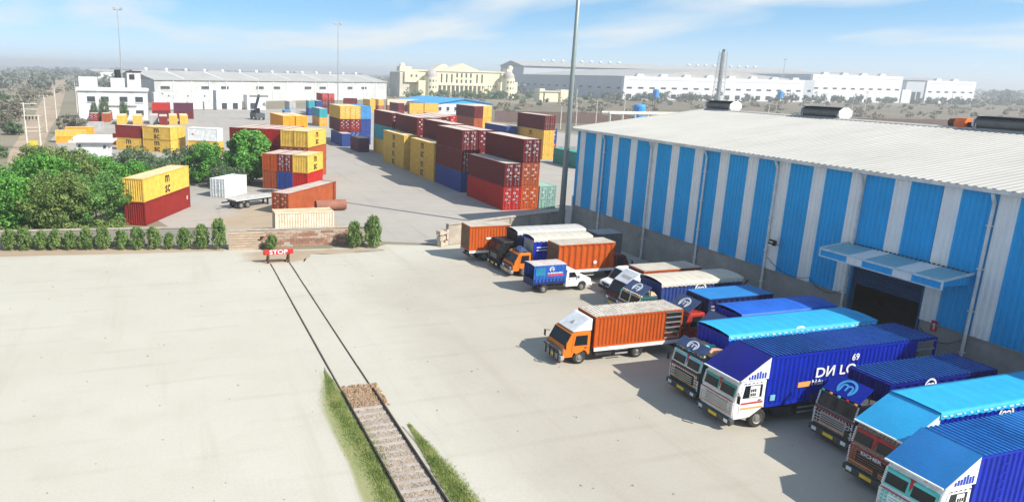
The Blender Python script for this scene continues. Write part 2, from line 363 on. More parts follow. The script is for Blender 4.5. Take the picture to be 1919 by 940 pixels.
# ================================================================== the setting: ground sheets
def ground_mat(name, base, tint, scale=.06, rough=.92, stain=(.3, .26, .2), stain_amt=.3, bump=.25, streak=0, fade_to=None):
    m = bpy.data.materials.new(name); m.use_nodes = True; MATS[name] = m
    nt = m.node_tree; N = nt.nodes; L = nt.links; b = N['Principled BSDF']; b.inputs['Roughness'].default_value = rough; b.inputs['Specular IOR Level'].default_value = .2
    tc = N.new('ShaderNodeTexCoord'); P = tc.outputs['Object']
    def noise(s, d=6, r=.6, vec=None):
        n = N.new('ShaderNodeTexNoise'); n.inputs['Scale'].default_value = s; n.inputs['Detail'].default_value = d; n.inputs['Roughness'].default_value = r
        L.new(vec or P, n.inputs['Vector']); return n.outputs['Fac']
    def mixc(fac, a, bcol):
        x = N.new('ShaderNodeMix'); x.data_type = 'RGBA'; L.new(fac, x.inputs['Factor'])
        for q, k in ((a, 'A'), (bcol, 'B')):
            if isinstance(q, tuple): x.inputs[k].default_value = (*q, 1)
            else: L.new(q, x.inputs[k])
        return x.outputs['Result']
    def rng(v, a, c, hi=1.0):
        r = N.new('ShaderNodeMapRange'); r.inputs['From Min'].default_value = a; r.inputs['From Max'].default_value = c; r.inputs['To Max'].default_value = hi; L.new(v, r.inputs['Value']); return r.outputs[0]
    def graph(base, tint, scale, stain, stain_amt, streak):
        c = mixc(rng(noise(scale), .35, .65), base, tint)
        c = mixc(rng(noise(scale*5.3, 8, .7), .5, .78, stain_amt), c, stain)
        c = mixc(rng(noise(7, 6, .75), .4, .8, .36), c, tuple(x*.68 for x in base))
        c = mixc(rng(noise(scale*2.1, 5, .6), .54, .76, .26), c, tuple(x*.76 for x in base))
        if streak:
            mp = N.new('ShaderNodeMapping'); mp.inputs['Rotation'].default_value = (0, 0, R(-24)); mp.inputs['Scale'].default_value = (.55, .035, 1); L.new(P, mp.inputs[0])
            c = mixc(rng(noise(1.0, 5, .65, mp.outputs[0]), .54, .74, streak), c, stain)
        if streak:     # long curved tyre marks
            wv = N.new('ShaderNodeTexWave'); wv.wave_type = 'RINGS'; wv.inputs['Scale'].default_value = .11; wv.inputs['Distortion'].default_value = 2.2; wv.inputs['Detail'].default_value = 1.5; wv.inputs['Detail Scale'].default_value = .35
            m2 = N.new('ShaderNodeMapping'); m2.inputs['Location'].default_value = (-46, -38, 0); L.new(P, m2.inputs[0]); L.new(m2.outputs[0], wv.inputs['Vector'])
            t = N.new('ShaderNodeMath'); t.operation = 'MULTIPLY'; L.new(rng(wv.outputs['Fac'], .90, 1.0, .2), t.inputs[0]); L.new(rng(noise(.16, 3), .45, .62), t.inputs[1])
            c = mixc(t.outputs[0], c, tuple(x*.85 for x in stain))
        return c
    GM_[name] = (base, tint, scale, stain, stain_amt, streak)
    c = graph(*GM_[name])
    if fade_to:      # worn towards its rim until the surrounding paving shows
        at = N.new('ShaderNodeAttribute'); at.attribute_name = 'fade'
        mm = N.new('ShaderNodeMath'); mm.operation = 'MULTIPLY_ADD'; mm.inputs[1].default_value = 1.6; mm.inputs[2].default_value = -.72; L.new(at.outputs['Fac'], mm.inputs[0])
        a2 = N.new('ShaderNodeMath'); a2.operation = 'ADD'; a2.use_clamp = True; L.new(mm.outputs[0], a2.inputs[0]); L.new(noise(.5, 8, .72), a2.inputs[1])
        c = mixc(a2.outputs[0], graph(*GM_[fade_to]), c)
    L.new(c, b.inputs['Base Color'])
    bp = N.new('ShaderNodeBump'); bp.inputs['Strength'].default_value = bump; bp.inputs['Distance'].default_value = .04; L.new(noise(6, 8, .7), bp.inputs['Height']); L.new(bp.outputs[0], b.inputs['Normal'])
    return m
GM_ = {}
G_EARTH = ground_mat('dry_earth', (.29, .25, .185), (.19, .18, .115), .018, stain=(.26, .2, .13), stain_amt=.6)
G_YARD = ground_mat('pale_concrete_yard', (.475, .455, .385), (.525, .503, .432), .05, stain=(.40, .36, .29), stain_amt=.35, streak=.5)
G_CY = ground_mat('grey_container_pavement', (.37, .347, .31), (.42, .393, .352), .04, stain=(.24, .22, .2), stain_amt=.4, streak=.5)
G_APRON = ground_mat('worn_concrete_apron', (.405, .375, .312), (.45, .42, .352), .07, stain=(.34, .30, .24), stain_amt=.3, streak=.45, fade_to='pale_concrete_yard')
G_DIRTF = ground_mat('sandy_dirt_thin', (.44, .36, .26), (.36, .28, .195), .08, stain=(.27, .21, .15), stain_amt=.5, fade_to='grey_container_pavement')
G_VERGE = ground_mat('sandy_verge', (.44, .36, .26), (.36, .28, .195), .08, stain=(.27, .21, .15), stain_amt=.5, fade_to='pale_concrete_yard')
G_DIRT = ground_mat('sandy_dirt', (.44, .35, .25), (.33, .25, .17), .08, stain=(.25, .19, .13), stain_amt=.5)
G_FIELD = ground_mat('scrub_field_soil', (.22, .18, .135), (.155, .145, .095), .02, stain=(.24, .19, .13), stain_amt=.6)

def sheet(name, pts, z, m, kind='structure', sub=0):
    b = MB(); b.add([(x, y, z) for x, y in pts], [tuple(range(len(pts)))])
    return b.obj(name, m, kind=kind)
def soft_sheet(name, pts, z, m, inner=.55, kind='structure'):
    """sheet with a rim ring whose 'fade' attribute runs from 0 at the edge to 1 inside"""
    c = Vector((sum(p[0] for p in pts)/len(pts), sum(p[1] for p in pts)/len(pts))); n = len(pts)
    b = MB(); b.v = [(x, y, z) for x, y in pts]+[(c.x+(x-c.x)*inner, c.y+(y-c.y)*inner, z) for x, y in pts]
    b.f = [(i, (i+1) % n, n+(i+1) % n, n+i) for i in range(n)]+[tuple(range(n, 2*n))]; b.m = [0]*len(b.f)
    o = b.obj(name, m, kind=kind); at = o.data.attributes.new('fade', 'FLOAT', 'POINT')
    at.data.foreach_set('value', [0.]*n+[1.]*n); return o
sheet('ground', [(-9000, -3000), (9000, -3000), (9000, 15000), (-9000, 15000)], 0, G_EARTH)
def wobble(pts, n=6, a=.35, seed=1, closed=True):
    r = random.Random(seed); out = []
    for i in range(len(pts)):
        p, q = Vector(pts[i]), Vector(pts[(i+1) % len(pts)])
        for k in range(n):
            t = k/n; c = p.lerp(q, t); w = a if k else a*.4
            out.append((c.x+r.uniform(-w, w), c.y+r.uniform(-w, w)))
    return out
sheet('container_yard', [(-14, 138), (-8, 108), (3.2, 71.2), (20.4, 70.6), (26.6, 68.0), (45, 72.6), (80, 72.6), (120, 72.6), (120, 330), (62, 345), (-30, 300), (-26, 190)], .004, G_CY)
sheet('truck_yard', [(-60, -8), (60, -8), (60, 72), (44.5, 71.9), (26.6, 67.0), (21, 69.0), (19.5, 67.9), (11, 68.9), (5.5, 70.3), (-16, 74.2), (-60, 82)], .008, G_YARD)
soft_sheet('concrete_apron', wobble([(12.5, 6), (43.6, 6), (43.6, 71.5), (28, 66.9), (20, 66.5), (12, 56), (11.5, 34)], 7, .8, 3), .012, G_APRON, .5)
soft_sheet('dirt_patch', wobble([(4.6, 71), (3.2, 85), (9, 95), (16.5, 97.5), (18.0, 88), (20.2, 78), (20.5, 70.5)], 6, .9, 4), .0085, G_DIRTF, .6)
soft_sheet('dirt_verge', wobble([(5.2, 65.2), (5.4, 69.2), (12, 68.8), (18.5, 68.2), (21, 67.4), (19.6, 66.2), (13.2, 66.6), (11.6, 63.6), (7.2, 63.2)], 5, .4, 5), .0125, G_VERGE, .6)
sheet('dirt_verge', wobble([(-20, 72.2), (-20, 76), (4.9, 71.6), (4.9, 69.6)], 8, .15, 8), .0122, G_DIRT)
# dirt path beside the railway side fence, running away on the west
pp = [(-24, 140, 5), (-27, 163, 6), (-30, 190, 6), (-34, 225, 7), (-40, 290, 8), (-47, 350, 9), (-60, 470, 10), (-75, 600, 12), (-120, 1000, 14)]
sheet('dirt_path', [(x-w/2, y) for x, y, w in pp] + [(x+w/2, y) for x, y, w in reversed(pp)], .006, G_DIRT)
rr = [(-95, 300, 14), (-105, 420, 16), (-125, 600, 18), (-190, 1100, 24), (-300, 2200, 30)]
sheet('road', [(x-w/2, y) for x, y, w in rr] + [(x+w/2, y) for x, y, w in reversed(rr)], .007, G_CY)
sheet('scrub_field', [(130, 60), (1500, 60), (1500, 500), (330, 500), (120, 345)], .005, G_FIELD)

# ================================================================== striped warehouse shed
SX, EZ, PZ, SY0, SY1 = 43.67, 11.6, 3.1, 8.0, 71.0
RX, RZ = 61.5, 13.75
CLAD_B = mat('blue_cladding', (.003, .36, .74), .45, .1, var=.08, dirt=.42, dirt_col=(.05, .22, .42), scale=.6, streak=(2, 2.2, .16))
CLAD_W = mat('white_cladding', (.82, .815, .80), .5, .05, var=.06, dirt=.35, dirt_col=(.55, .52, .47), scale=.6, streak=(2, 2.2, .16))
ROOF_W = mat('white_roof_sheet', (.44, .43, .395), .6, 0, var=.06, dirt=.5, dirt_col=(.33, .31, .27), scale=.22, streak=(.18, 2.2, 1))
PLINTH = mat('plinth_render', (.33, .31, .285), .92, dirt=.55, dirt_col=(.22, .195, .165), bump=.35, scale=.7)
shed = empty('warehouse_shed', (SX, SY0, 0), 0, 'long blue and white striped warehouse shed with white metal roof', 'warehouse')
def sl_(o):  # keep world coordinates for children of the shed
    o.location = (o.location[0]-SX, o.location[1]-SY0, o.location[2]); return o
DY0, DY1, DZ = 30.5, 35.25, 5.35
pl = MB(); pl.box(SX-.02, SX+.35, SY0, DY0-.15, 0, PZ); pl.box(SX-.02, SX+.35, DY1+.15, SY1, 0, PZ); pl.box(SX+.36, SX+36, SY1-.35, SY1, 0, PZ)
sl_(pl.obj('plinth', PLINTH, shed))
led = MB(); led.box(SX-.10, SX-.021, SY0, DY0-.2, PZ-.10, PZ-.002); led.box(SX-.10, SX-.021, DY1+.2, SY1+.05, PZ-.10, PZ-.002)
sl_(led.obj('plinth_ledge', CONCRETE, shed))
# cladding sheets, one object for each coloured sheet
def clad_mesh(w, h):
    pr = corr_profile(w, .34, .055, .16); b = MB(); b.strip([(-.02-d, a, 0) for a, d in pr], [(-.02-d, a, h) for a, d in pr]); return b.mesh('cladding', 1)
CLM = {}
def clad(y0, y1, z0, z1, m):
    k = (round(y1-y0, 2), round(z1-z0, 2))
    if k not in CLM: CLM[k] = clad_mesh(*k)
    sl_(put('cladding_sheet', CLM[k], m, shed, (SX, y0, z0)))
yy = 71.0; seq = [(71.0, 70.44, 'b'), (70.44, 69.4, 'w')]
y = 69.4
while y > SY0+1:
    seq += [(y, y-2.02, 'b'), (y-2.02, y-3.075, 'w')]; y -= 3.075
for a, c, k in seq:
    m = CLAD_B if k == 'b' else CLAD_W
    c = max(c, SY0)
    for (u, v) in ((c, a),):
        lo, hi = max(u, DY0), min(v, DY1)
        if hi-lo > .05:
            if u < lo: clad(u, lo, PZ, EZ, m)
            clad(lo, hi, DZ, EZ, m)
            if hi < v: clad(hi, v, PZ, EZ, m)
        else: clad(u, v, PZ, EZ, m)
# gable end (far side), inner shell, door reveal
g = MB(); g.mi = 0
g.add([(SX, SY1, PZ), (SX, SY1, EZ), (RX, SY1, RZ), (2*RX-SX, SY1, EZ), (2*RX-SX, SY1, PZ)], [(0, 1, 2, 3, 4)])
g.add([(SX, SY0, 0), (SX, SY0, EZ), (RX, SY0, RZ), (2*RX-SX, SY0, EZ), (2*RX-SX, SY0, 0)], [(0, 1, 2, 3, 4)])
g.add([(2*RX-SX, SY0, 0), (2*RX-SX, SY1, 0), (2*RX-SX, SY1, EZ), (2*RX-SX, SY0, EZ)], [(0, 1, 2, 3)])
sl_(g.obj('gable_wall', CLAD_B, shed))
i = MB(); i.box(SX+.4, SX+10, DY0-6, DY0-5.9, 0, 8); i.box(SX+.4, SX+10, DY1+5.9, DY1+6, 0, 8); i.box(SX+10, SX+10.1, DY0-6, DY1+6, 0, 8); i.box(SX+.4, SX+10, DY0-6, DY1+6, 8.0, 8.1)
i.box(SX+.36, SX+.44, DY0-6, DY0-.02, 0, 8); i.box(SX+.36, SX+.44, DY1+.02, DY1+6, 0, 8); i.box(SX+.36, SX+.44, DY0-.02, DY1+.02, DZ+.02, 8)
sl_(i.obj('interior_lining', mat('dark_interior', (.02, .02, .022), .95), shed))  # near-black colour paints in the darkness behind the door
d = MB()
for yv in (DY0-.12, DY1): d.box(SX-.09, SX+.34, yv, yv+.12, 0, DZ+.12)
d.box(SX-.091, SX+.341, DY0, DY1, DZ-.01, DZ+.13)
fr = sl_(d.obj('door_frame', mat('blue_steel_frame', (.03, .13, .26), .5), shed))
sh = MB(); pr = corr_profile(1.35, .14, .03)
sh.strip([(SX+.12-dd, DY0+.01, DZ-1.35+a) for a, dd in pr], [(SX+.12-dd, DY1-.01, DZ-1.35+a) for a, dd in pr])
sl_(sh.obj('roller_shutter', mat('navy_shutter', (.02, .06, .14), .5, .2), shed))
# roof: ribbed sheet down to the eaves on both slopes
rf = MB(); pr = corr_profile(SY1-SY0+.9, .5, .042, .12)
for (xa, za, xb, zb) in ((SX-.45, EZ-.02, RX, RZ), (2*RX-SX+.45, EZ-.02, RX, RZ)):
    rf.strip([(xa, SY0-.3+a, za+d) for a, d in pr], [(xb, SY0-.3+a, zb+d) for a, d in pr])
sl_(rf.obj('roof', ROOF_W, shed))
rc = MB(); rc.prism_y([(RX-.5, RZ+.02), (RX, RZ+.12), (RX+.5, RZ+.02), (RX+.5, RZ-.02), (RX-.5, RZ-.02)], SY0-.3, SY1+.6)
rc.bar((SX-.45, SY1+.62, EZ+.02), (RX, SY1+.62, RZ+.05), .12, .22); rc.bar((2*RX-SX+.45, SY1+.62, EZ+.02), (RX, SY1+.62, RZ+.05), .12, .22)
sl_(rc.obj('ridge_cap', ROOF_W, shed))
gt = MB(); 
gt.prism_y([(SX-.62, EZ+.0), (SX-.62, EZ-.22), (SX-.40, EZ-.26), (SX-.36, EZ-.04), (SX-.40, EZ-.04), (SX-.43, EZ-.20), (SX-.58, EZ-.18), (SX-.58, EZ+.0)], SY0-.3, SY1+.5)
n = 0
yv = SY1
while yv > SY0: gt.box(SX-.645, SX-.625, yv-.03, yv+.03, EZ-.22, EZ+.02); yv -= 2.5
sl_(gt.obj('gutter', mat('gutter_zinc', (.62, .62, .60), .5, .2, dirt=.3), shed))
ft = MB(); ft.box(SX-.30, SX-.081, SY0, SY1, EZ-.16, EZ-.03); sl_(ft.obj('eave_flashing', CLAD_W, shed))
for yv in (70.85, 65.5, 57.7, 50.3, 42.7, 35.62, 27.5, 19.6):
    t = MB(); z1 = EZ-.25
    if yv > 70: t.tube((SX-.2, yv, 0), (SX-.2, yv, PZ+1), .09, n=8)
    else:
        t.tube((SX-.2, yv, .15), (SX-.2, yv, z1-.55), .09, n=8); t.tube((SX-.2, yv, z1-.55), (SX-.5, yv, z1), .09, n=8); t.tube((SX-.2, yv, .18), (SX-.42, yv, .05), .09, n=8)
        for z in (2, 4.5, 7, 9.5): t.box(SX-.31, SX-.02, yv-.13, yv+.13, z, z+.06)
    sl_(t.obj('downpipe', mat('pvc_pipe', (.66, .66, .64), .5, dirt=.35, dirt_col=(.45, .42, .38)), shed, smooth=False))
# ridge ventilators
def ventilator(y0, y1, lab):
    e = empty('roof_ventilator', (RX+.6, y0, RZ), 0, lab, 'ventilator', 'ventilators on the shed ridge')
    L = y1-y0; b = MB(); pr = [(.72*math.cos(a), .5+.5*math.sin(a)) for a in [PI*k/8 for k in range(16)]]
    b.prism_y(pr, .0, L); b.obj('drum', mat('dark_vent_sheet', (.17, .165, .16), .5, .3, dirt=.3), e)
    for k, yv in enumerate((-.09, L+.01)):
        c = MB(); c.prism_y([(.88*math.cos(a), .5+.60*math.sin(a)) for a in [PI/8+PI*k2/4 for k2 in range(8)]], yv, yv+.08); c.obj('end_cap', WHITE, e)
    t = MB(); t.box(-.74, .74, .02, L-.02, 1.005, 1.05); t.obj('top_sheet', DARK_STEEL, e)
    for x in (-.72, .6):
        for yv in (.1, L-.2): l = MB(); l.box(x, x+.1, yv, yv+.1, -.12, .5); l.obj('leg', STEEL, e)
ventilator(68.3, 72.2, 'dark drum ridge ventilator by the far gable of the shed')
ventilator(54.0, 58.4, 'dark drum ridge ventilator at the middle of the shed roof')
ventilator(36.2, 41.6, 'dark drum ridge ventilator beside the orange motor on the shed roof')
mo = empty('fan_motor', (RX+.4, 42.3, RZ), 0, 'orange fan motor housing on the shed ridge', 'motor')
b = MB(); b.prism_y([(-.5, -.05), (.5, -.05), (.5, .5), (.25, .8), (-.25, .8), (-.5, .5)], 0, .9); b.obj('housing', mat('orange_motor', (.75, .16, .04), .5), mo)
b = MB(); b.tube((0, .9, .4), (0, 1.5, .4), .34, n=12); b.obj('guard', RUSTY, mo); b = MB(); b.box(-.2, .2, -.3, -.01, .1, .5); b.obj('shaft_box', BLACK, mo)

# canopy over the loading door
cn = empty('door_canopy', (SX-.1, 27.9, 6.5), 0, 'striped blue and white flat canopy over the loading door', 'canopy')
CB = mat('pale_blue_canopy_sheet', (.22, .47, .56), .5, var=.06, dirt=.2, dirt_col=(.4, .48, .48))
cy0, cy1, cd = 0., 8.0, 2.3
cols = [('b', 0, 1.75), ('w', 1.75, 2.95), ('b', 2.95, 5.0), ('w', 5.0, 6.1), ('b', 6.1, 8.0)]
for k, a, c in cols:
    pr = corr_profile(c-a, .30, .03); s = MB(); s.strip([(-.02, a+q, .13+d) for q, d in pr], [(-cd, a+q, -.16+d) for q, d in pr]); s.obj('canopy_sheet', CB if k == 'b' else CLAD_W, cn)
    s = MB(); s.strip([(-cd-.02-d, a+q, -.62) for q, d in pr], [(-cd-.02-d, a+q, -.19) for q, d in pr]); s.obj('fascia_sheet', CLAD_B if k == 'b' else CLAD_W, cn)
for yv in (0, 8.0):
    pr = corr_profile(cd, .3, .03); s = MB(); s.strip([(-a, yv+(d if yv else -d), -.5) for a, d in pr], [(-a, yv+(d if yv else -d), .08-a/cd*.27) for a, d in pr]); s.obj('end_sheet', CLAD_B, cn)
s = MB(); s.bar((-cd-.06, -.1, -.15), (-cd-.06, 8.1, -.15), .12, .1); s.bar((-cd-.06, -.1, -.63), (-cd-.06, 8.1, -.63), .08, .06)
for yv in (-.08, 8.08): s.bar((0, yv, .17), (-cd-.06, yv, -.12), .12, .1); s.bar((-cd-.06, yv, -.15), (-cd-.06, yv, -.63), .1)
for yv in (.3, 2.7, 5.2, 7.7): s.bar((0, yv, .05), (-cd, yv, -.24), .08)
s.obj('frame', mat('pale_steel_trim', (.62, .68, .68), .5, dirt=.3), cn)
s = MB()
for k in range(28): s.box(-.14, -.04, .15+k*.28, .27+k*.28, .155, .215)
tag(s.obj('flashing_clips', DARK_STEEL, cn), kind='stuff')
# flood light, fire-point sign, cables, hydrant drums along the plinth
fl = empty('flood_light', (SX-.1, 41.7, 5.1), 0, 'small black flood lamp bracketed on the shed wall', 'lamp')
b = MB(); b.bar((0, 0, 0), (-.5, 0, .2), .06); b.obj('bracket', DARK_STEEL, fl)
b = MB(); b.obox((-.6, 0, .25), (.06, 0, .2), (0, .25, 0), (.16, 0, -.06)); b.obj('housing', BLACK, fl); b = MB(); b.obox((-.78, 0, .19), (.04, 0, .15), (0, .2, 0), (.012, 0, -.004)); b.obj('lens', LAMP, fl)
fs = empty('fire_point_sign', (SX-.06, 29.4, 2.45), 0, 'red fire point sign with white mark on the plinth', 'sign')
b = MB(); b.box(-.03, 0, -.19, .19, .2, .85); b.obj('board', mat('sign_red', (.55, .03, .04), .5), fs)
b = MB(); b.box(-.045, -.031, -.04, .04, .32, .7); b.box(-.045, -.031, .042, .09, .6, .66); b.obj('mark', LOGO_W, fs)
def cable(pts, lab):
    b = MB()
    for (a, c) in zip(pts[:-1], pts[1:]):
        n = 8
        P = [Vector(a).lerp(Vector(c), k/n)+Vector((0, 0, -.55*4*(k/n)*(1-k/n))) for k in range(n+1)]
        for p, q in zip(P[:-1], P[1:]): b.tube(p, q, .02, n=4, cap=False)
    b.obj('wall_cable', BLACK, label=lab, cat='cable')
cable([(SX-.18, 42.5, 4.0), (SX-.18, 38.5, 3.5), (SX-.18, 35.8, 3.3)], 'black cable sagging along the shed wall left of the door')
cable([(SX-.12, 30.2, 2.6), (SX-.12, 27.7, 2.7)], 'black cable looping under the plinth sheets right of the door')
for k, (x, yv, lab) in enumerate(((42.6, 43.9, 'heap of dark scrap pallets by the shed downpipe'), (42.3, 29.9, 'bundle of dark drums and hoses beside the loading door'))):
    e = empty('scrap_heap', (x, yv, 0), .3*k, lab, 'scrap'); r = random.Random(k)
    for q in range(6):
        b = MB(); a = r.uniform(0, 3); h = r.uniform(.9, 2.2)
        b.bar((r.uniform(-.5, .5), r.uniform(-.7, .7), 0), (r.uniform(-.5, .5), r.uniform(-.7, .7), h), .1); b.obj('post', RUSTY, e)
    for z in (.25, .55, .85, 1.15): b = MB(); b.box(-.6, .6, -.55, .55, z, z+.12); b.obj('pallet', mat('old_wood', (.12, .085, .06), .9), e)
# dock bollards / stools in a row on the plinth (dark studs above the trucks)
# ================================================================== light mast
mp_ = empty('light_mast', (41.5, 69.6, 0), 0, 'tall tapering grey lamp mast at the shed corner', 'lamp mast')
b = MB(); b.tube((0, 0, 0), (.0, 0, 38), .34, .13, n=16); b.obj('shaft', mat('mast_green_grey', (.30, .35, .34), .45, .4, var=.08), mp_, smooth=True)
b = MB(); b.tube((0, 0, 0), (0, 0, .06), .6, n=16); b.obj('base_plate', STEEL, mp_)
b = MB(); b.tube((0, 0, 37.6), (0, 0, 37.8), 1.3, n=16); b.obj('lamp_ring', STEEL, mp_)
for k in range(6):
    b = MB(); a = k*PI/3; b.obox((1.3*math.cos(a), 1.3*math.sin(a), 37.35), (.25*math.cos(a), .25*math.sin(a), .05), (-.25*math.sin(a), .25*math.cos(a), 0), (0, 0, .14)); b.obj('lamp', LAMP, mp_)

# ================================================================== boundary walls
BRICK = [mat('brick_%d' % k, c, .9, dirt=.4, dirt_col=(.36, .29, .23), bump=.3, scale=2) for k, c in enumerate(((.30, .155, .10), (.36, .21, .15), (.26, .14, .10), (.40, .29, .22)))]
MORTAR = mat('mortar', (.40, .34, .27), .95, dirt=.5, dirt_col=(.3, .22, .16), bump=.4)
STONE = mat('rendered_wall', (.44, .39, .33), .92, dirt=.5, dirt_col=(.32, .26, .2), bump=.4)
def brick_wall(name, x0, y0, x1, y1, h, lab, bw=.46, bh=.17, depth=.3, rows_from=0, stuff=False, rng=None):
    v = Vector((x1-x0, y1-y0, 0)); L = v.length; a = math.atan2(v.y, v.x)
    e = empty(name, (x0, y0, 0), a, lab, 'wall')
    b = MB(); b.box(0, L, 0, depth, 0, h-.02); b.obj('core', MORTAR, e)
    r = random.Random(5)
    bm = MB(); bm.box(0.012, bw-.012, -.035, 0.0, .012, bh-.012); me = bm.mesh('brick', 1)
    nr = int(h/bh); cnt = 0
    for j in range(nr):
        x = -(bw/2 if j % 2 else 0)
        while x < L-.02:
            a0, a1 = max(x, 0), min(x+bw, L)
            if a1-a0 > .08 and (rng is None or rng[0] < a0 < rng[1]) and r.random() > .04:
                put('brick', me, r.choice(BRICK), e, (a0, -r.uniform(0, .018), j*bh), 0, ((a1-a0)/bw, 1, 1)); cnt += 1
            x += bw
    c = MB(); k = 0
    while k < L:
        w = min(r.uniform(1.2, 2.0), L-k); c.box(k+.005, k+w-.005, -.07, depth+.05, h+r.uniform(-.02, .02), h+.10+r.uniform(-.02, .03)); k += w
    c.obj('coping', STONE, e)
    return e
brick_wall('brick_wall', 5.45, 70.35, 17.9, 69.95, 1.75, 'low reddish brick wall behind the STOP buffer', bw=.62, bh=.26)
# rendered, broken wall piece with the ribbed left end
w = empty('ribbed_retaining_wall', (5.3, 69.95, 0), -.05, 'low wall stub of stacked pale ribs joining the hedge', 'wall')
r = random.Random(3)
for k in range(7):
    b = MB(); b.box(0, 3.3+r.uniform(-.5, .3), -.06+r.uniform(-.03, .03), .25, .25*k+.02, .25*k+.235); b.obj('rib', mat('pale_rib', (.43, .34, .25), .9, dirt=.5, dirt_col=(.4, .25, .17), bump=.4), w)
w = empty('rendered_wall', (17.95, 69.9, 0), -.30, 'short pale rendered wall behind the shrub pair', 'wall')
b = MB(); b.box(0, 2.6, 0, .3, 0, 1.7); b.obj('body', STONE, w); b = MB(); b.box(-.05, 2.65, -.06, .36, 1.7, 1.82); b.obj('coping', CONCRETE, w)
# hedge wall on the left
w = empty('hedge_wall', (-60, 79.5, 0), math.atan2(-6.6, 65), 'long low grey wall behind the clipped hedge', 'wall')
for k in range(22):
    b = MB(); b.box(k*2.96, k*2.96+2.94, 0, .22, 0, 1.65); b.obj('panel', CONCRETE, w)
b = MB(); b.box(0, 65.1, -.05, .28, 1.652, 1.78); b.obj('coping', STONE, w)
# wall between truck yard and container yard
A, B = Vector((27.2, 67.4, 0)), Vector((43.6, 72.3, 0)); ang = math.atan2(B.y-A.y, B.x-A.x); Lw = (B-A).length
w = empty('yard_dividing_wall', A, ang, 'grey rendered yard wall running up to the shed corner', 'wall')
n = 6
for k in range(n):
    b = MB(); b.box(Lw*k/n, Lw*(k+1)/n-.02, 0, .25, 0, 2.05); b.obj('panel', mat('dividing_wall_render', (.40, .35, .29), .92, dirt=.55, dirt_col=(.27, .22, .18), bump=.4, scale=.9), w)
    b = MB(); b.box(Lw*k/n-.12, Lw*k/n+.14, -.08, .33, 0, 2.10); b.obj('pier', CONCRETE, w)
b = MB(); b.box(-.1, Lw, -.12, .38, 2.104, 2.22); b.obj('coping', STONE, w)
w = empty('broken_wall_end', (25.9, 66.6, 0), .5, 'crumbling pale wall end beside the orange box truck', 'wall')
r = random.Random(2)
for k in range(9):
    b = MB(); hh = r.uniform(.3, .6); b.box(r.uniform(-.1, .2)+(k % 3)*.5, (k % 3)*.5+.55, r.uniform(-.1, .1), .45, (k//3)*.62+.01, (k//3)*.62+hh); b.obj('stone', mat('pale_stone', (.50, .42, .33), .9, dirt=.4, bump=.4), w)

# ================================================================== railway siding
tr = empty('railway_track', (9.36, 20, 0), 0, 'railway siding rails sunk in the yard ending at the STOP buffer', 'railway track')
RAIL = mat('rail_steel', (.07, .055, .045), .55, .5, dirt=.5, dirt_col=(.12, .08, .05))
GROOVE = mat('dirt_filled_groove', (.24, .20, .16), .95)
for sx in (-1, 1):
    x = sx*.87
    b = MB(); b.prism_y([(x-.065, 0), (x+.065, 0), (x+.02, .03), (x+.036, .11), (x+.036, .15), (x-.036, .15), (x-.036, .11), (x-.02, .03)], -14, 15.6); b.obj('rail', RAIL, tr)
    r = random.Random(9); b = MB(); yv = 15.6
    while yv < 43.6:
        L = r.uniform(2, 5); o = r.uniform(-.015, .015); b.box(x-.027+o, x+.027+o, yv, min(yv+L, 43.8), .0, .055); yv += L+r.uniform(0, .12)
    b.obj('rail', RAIL, tr)
    b = MB(); s2 = -sx; b.box(min(x+s2*.04, x+s2*.08), max(x+s2*.04, x+s2*.08), 15.6, 43.8, .0, .02); b.obj('groove', GROOVE, tr)
SLEEP = mat('concrete_sleeper', (.40, .36, .32), .9, dirt=.7, dirt_col=(.3, .24, .19), bump=.3)
sm = MB(); sm.prism_x([(-.13, 0), (.13, 0), (.10, .12), (-.10, .12)], -.80, .80); sm = sm.mesh('sleeper', 1)
r = random.Random(4)
for k in range(26): put('sleeper', sm, SLEEP, tr, (r.uniform(-.02, .02), -3.0+k*.66+r.uniform(-.04, .04), -.075+r.uniform(-.02, .015)), r.uniform(-.02, .02))
def stones(n, x0, x1, y0, y1, s0, s1, seed, z=.0):
    r = np.random.default_rng(seed); V = []; Fc = []
    base = np.array([(1,0,0),(-1,0,0),(0,1,0),(0,-1,0),(0,0,1),(0,0,-1)], float)
    fcs = [(0,2,4),(2,1,4),(1,3,4),(3,0,4),(2,0,5),(1,2,5),(3,1,5),(0,3,5)]
    for k in range(n):
        c = np.array([r.uniform(x0, x1), r.uniform(y0, y1), z+r.uniform(0, .02)]); s = r.uniform(s0, s1)*r.uniform(.6, 1.2, 3)
        a = r.uniform(0, 6.3); R2 = np.array([[math.cos(a), -math.sin(a), 0], [math.sin(a), math.cos(a), 0], [0, 0, 1]])
        V += [tuple(c+R2@(q*s*r.uniform(.7, 1.3))) for q in base]; Fc += [tuple(6*k+i for i in f) for f in fcs]
    b = MB(); b.v = V; b.f = Fc; b.m = [0]*len(Fc); return b
BAL = mat('ballast_stone', (.34, .30, .265), .9, var=.45, scale=5)
stones(6500, 8.45, 10.27, 16, 35.2, .025, .055, 1, .01).obj('ballast', BAL, kind='stuff', label='grey brown crushed stone between the siding rails', cat='ballast')
stones(900, 8.5, 10.6, 33.6, 36.4, .04, .10, 2, .01).obj('earth_clods', mat('brown_clods', (.30, .20, .12), .95, var=.35, scale=4), kind='stuff', label='brown earth and rubble where the ballast meets the concrete', cat='rubble')
sheet('ballast_bed', wobble([(8.48, 15), (10.26, 15), (10.4, 35.4), (9.9, 36.4), (8.9, 36.2), (8.45, 35.0)], 5, .06, 3), .0125, G_DIRT)
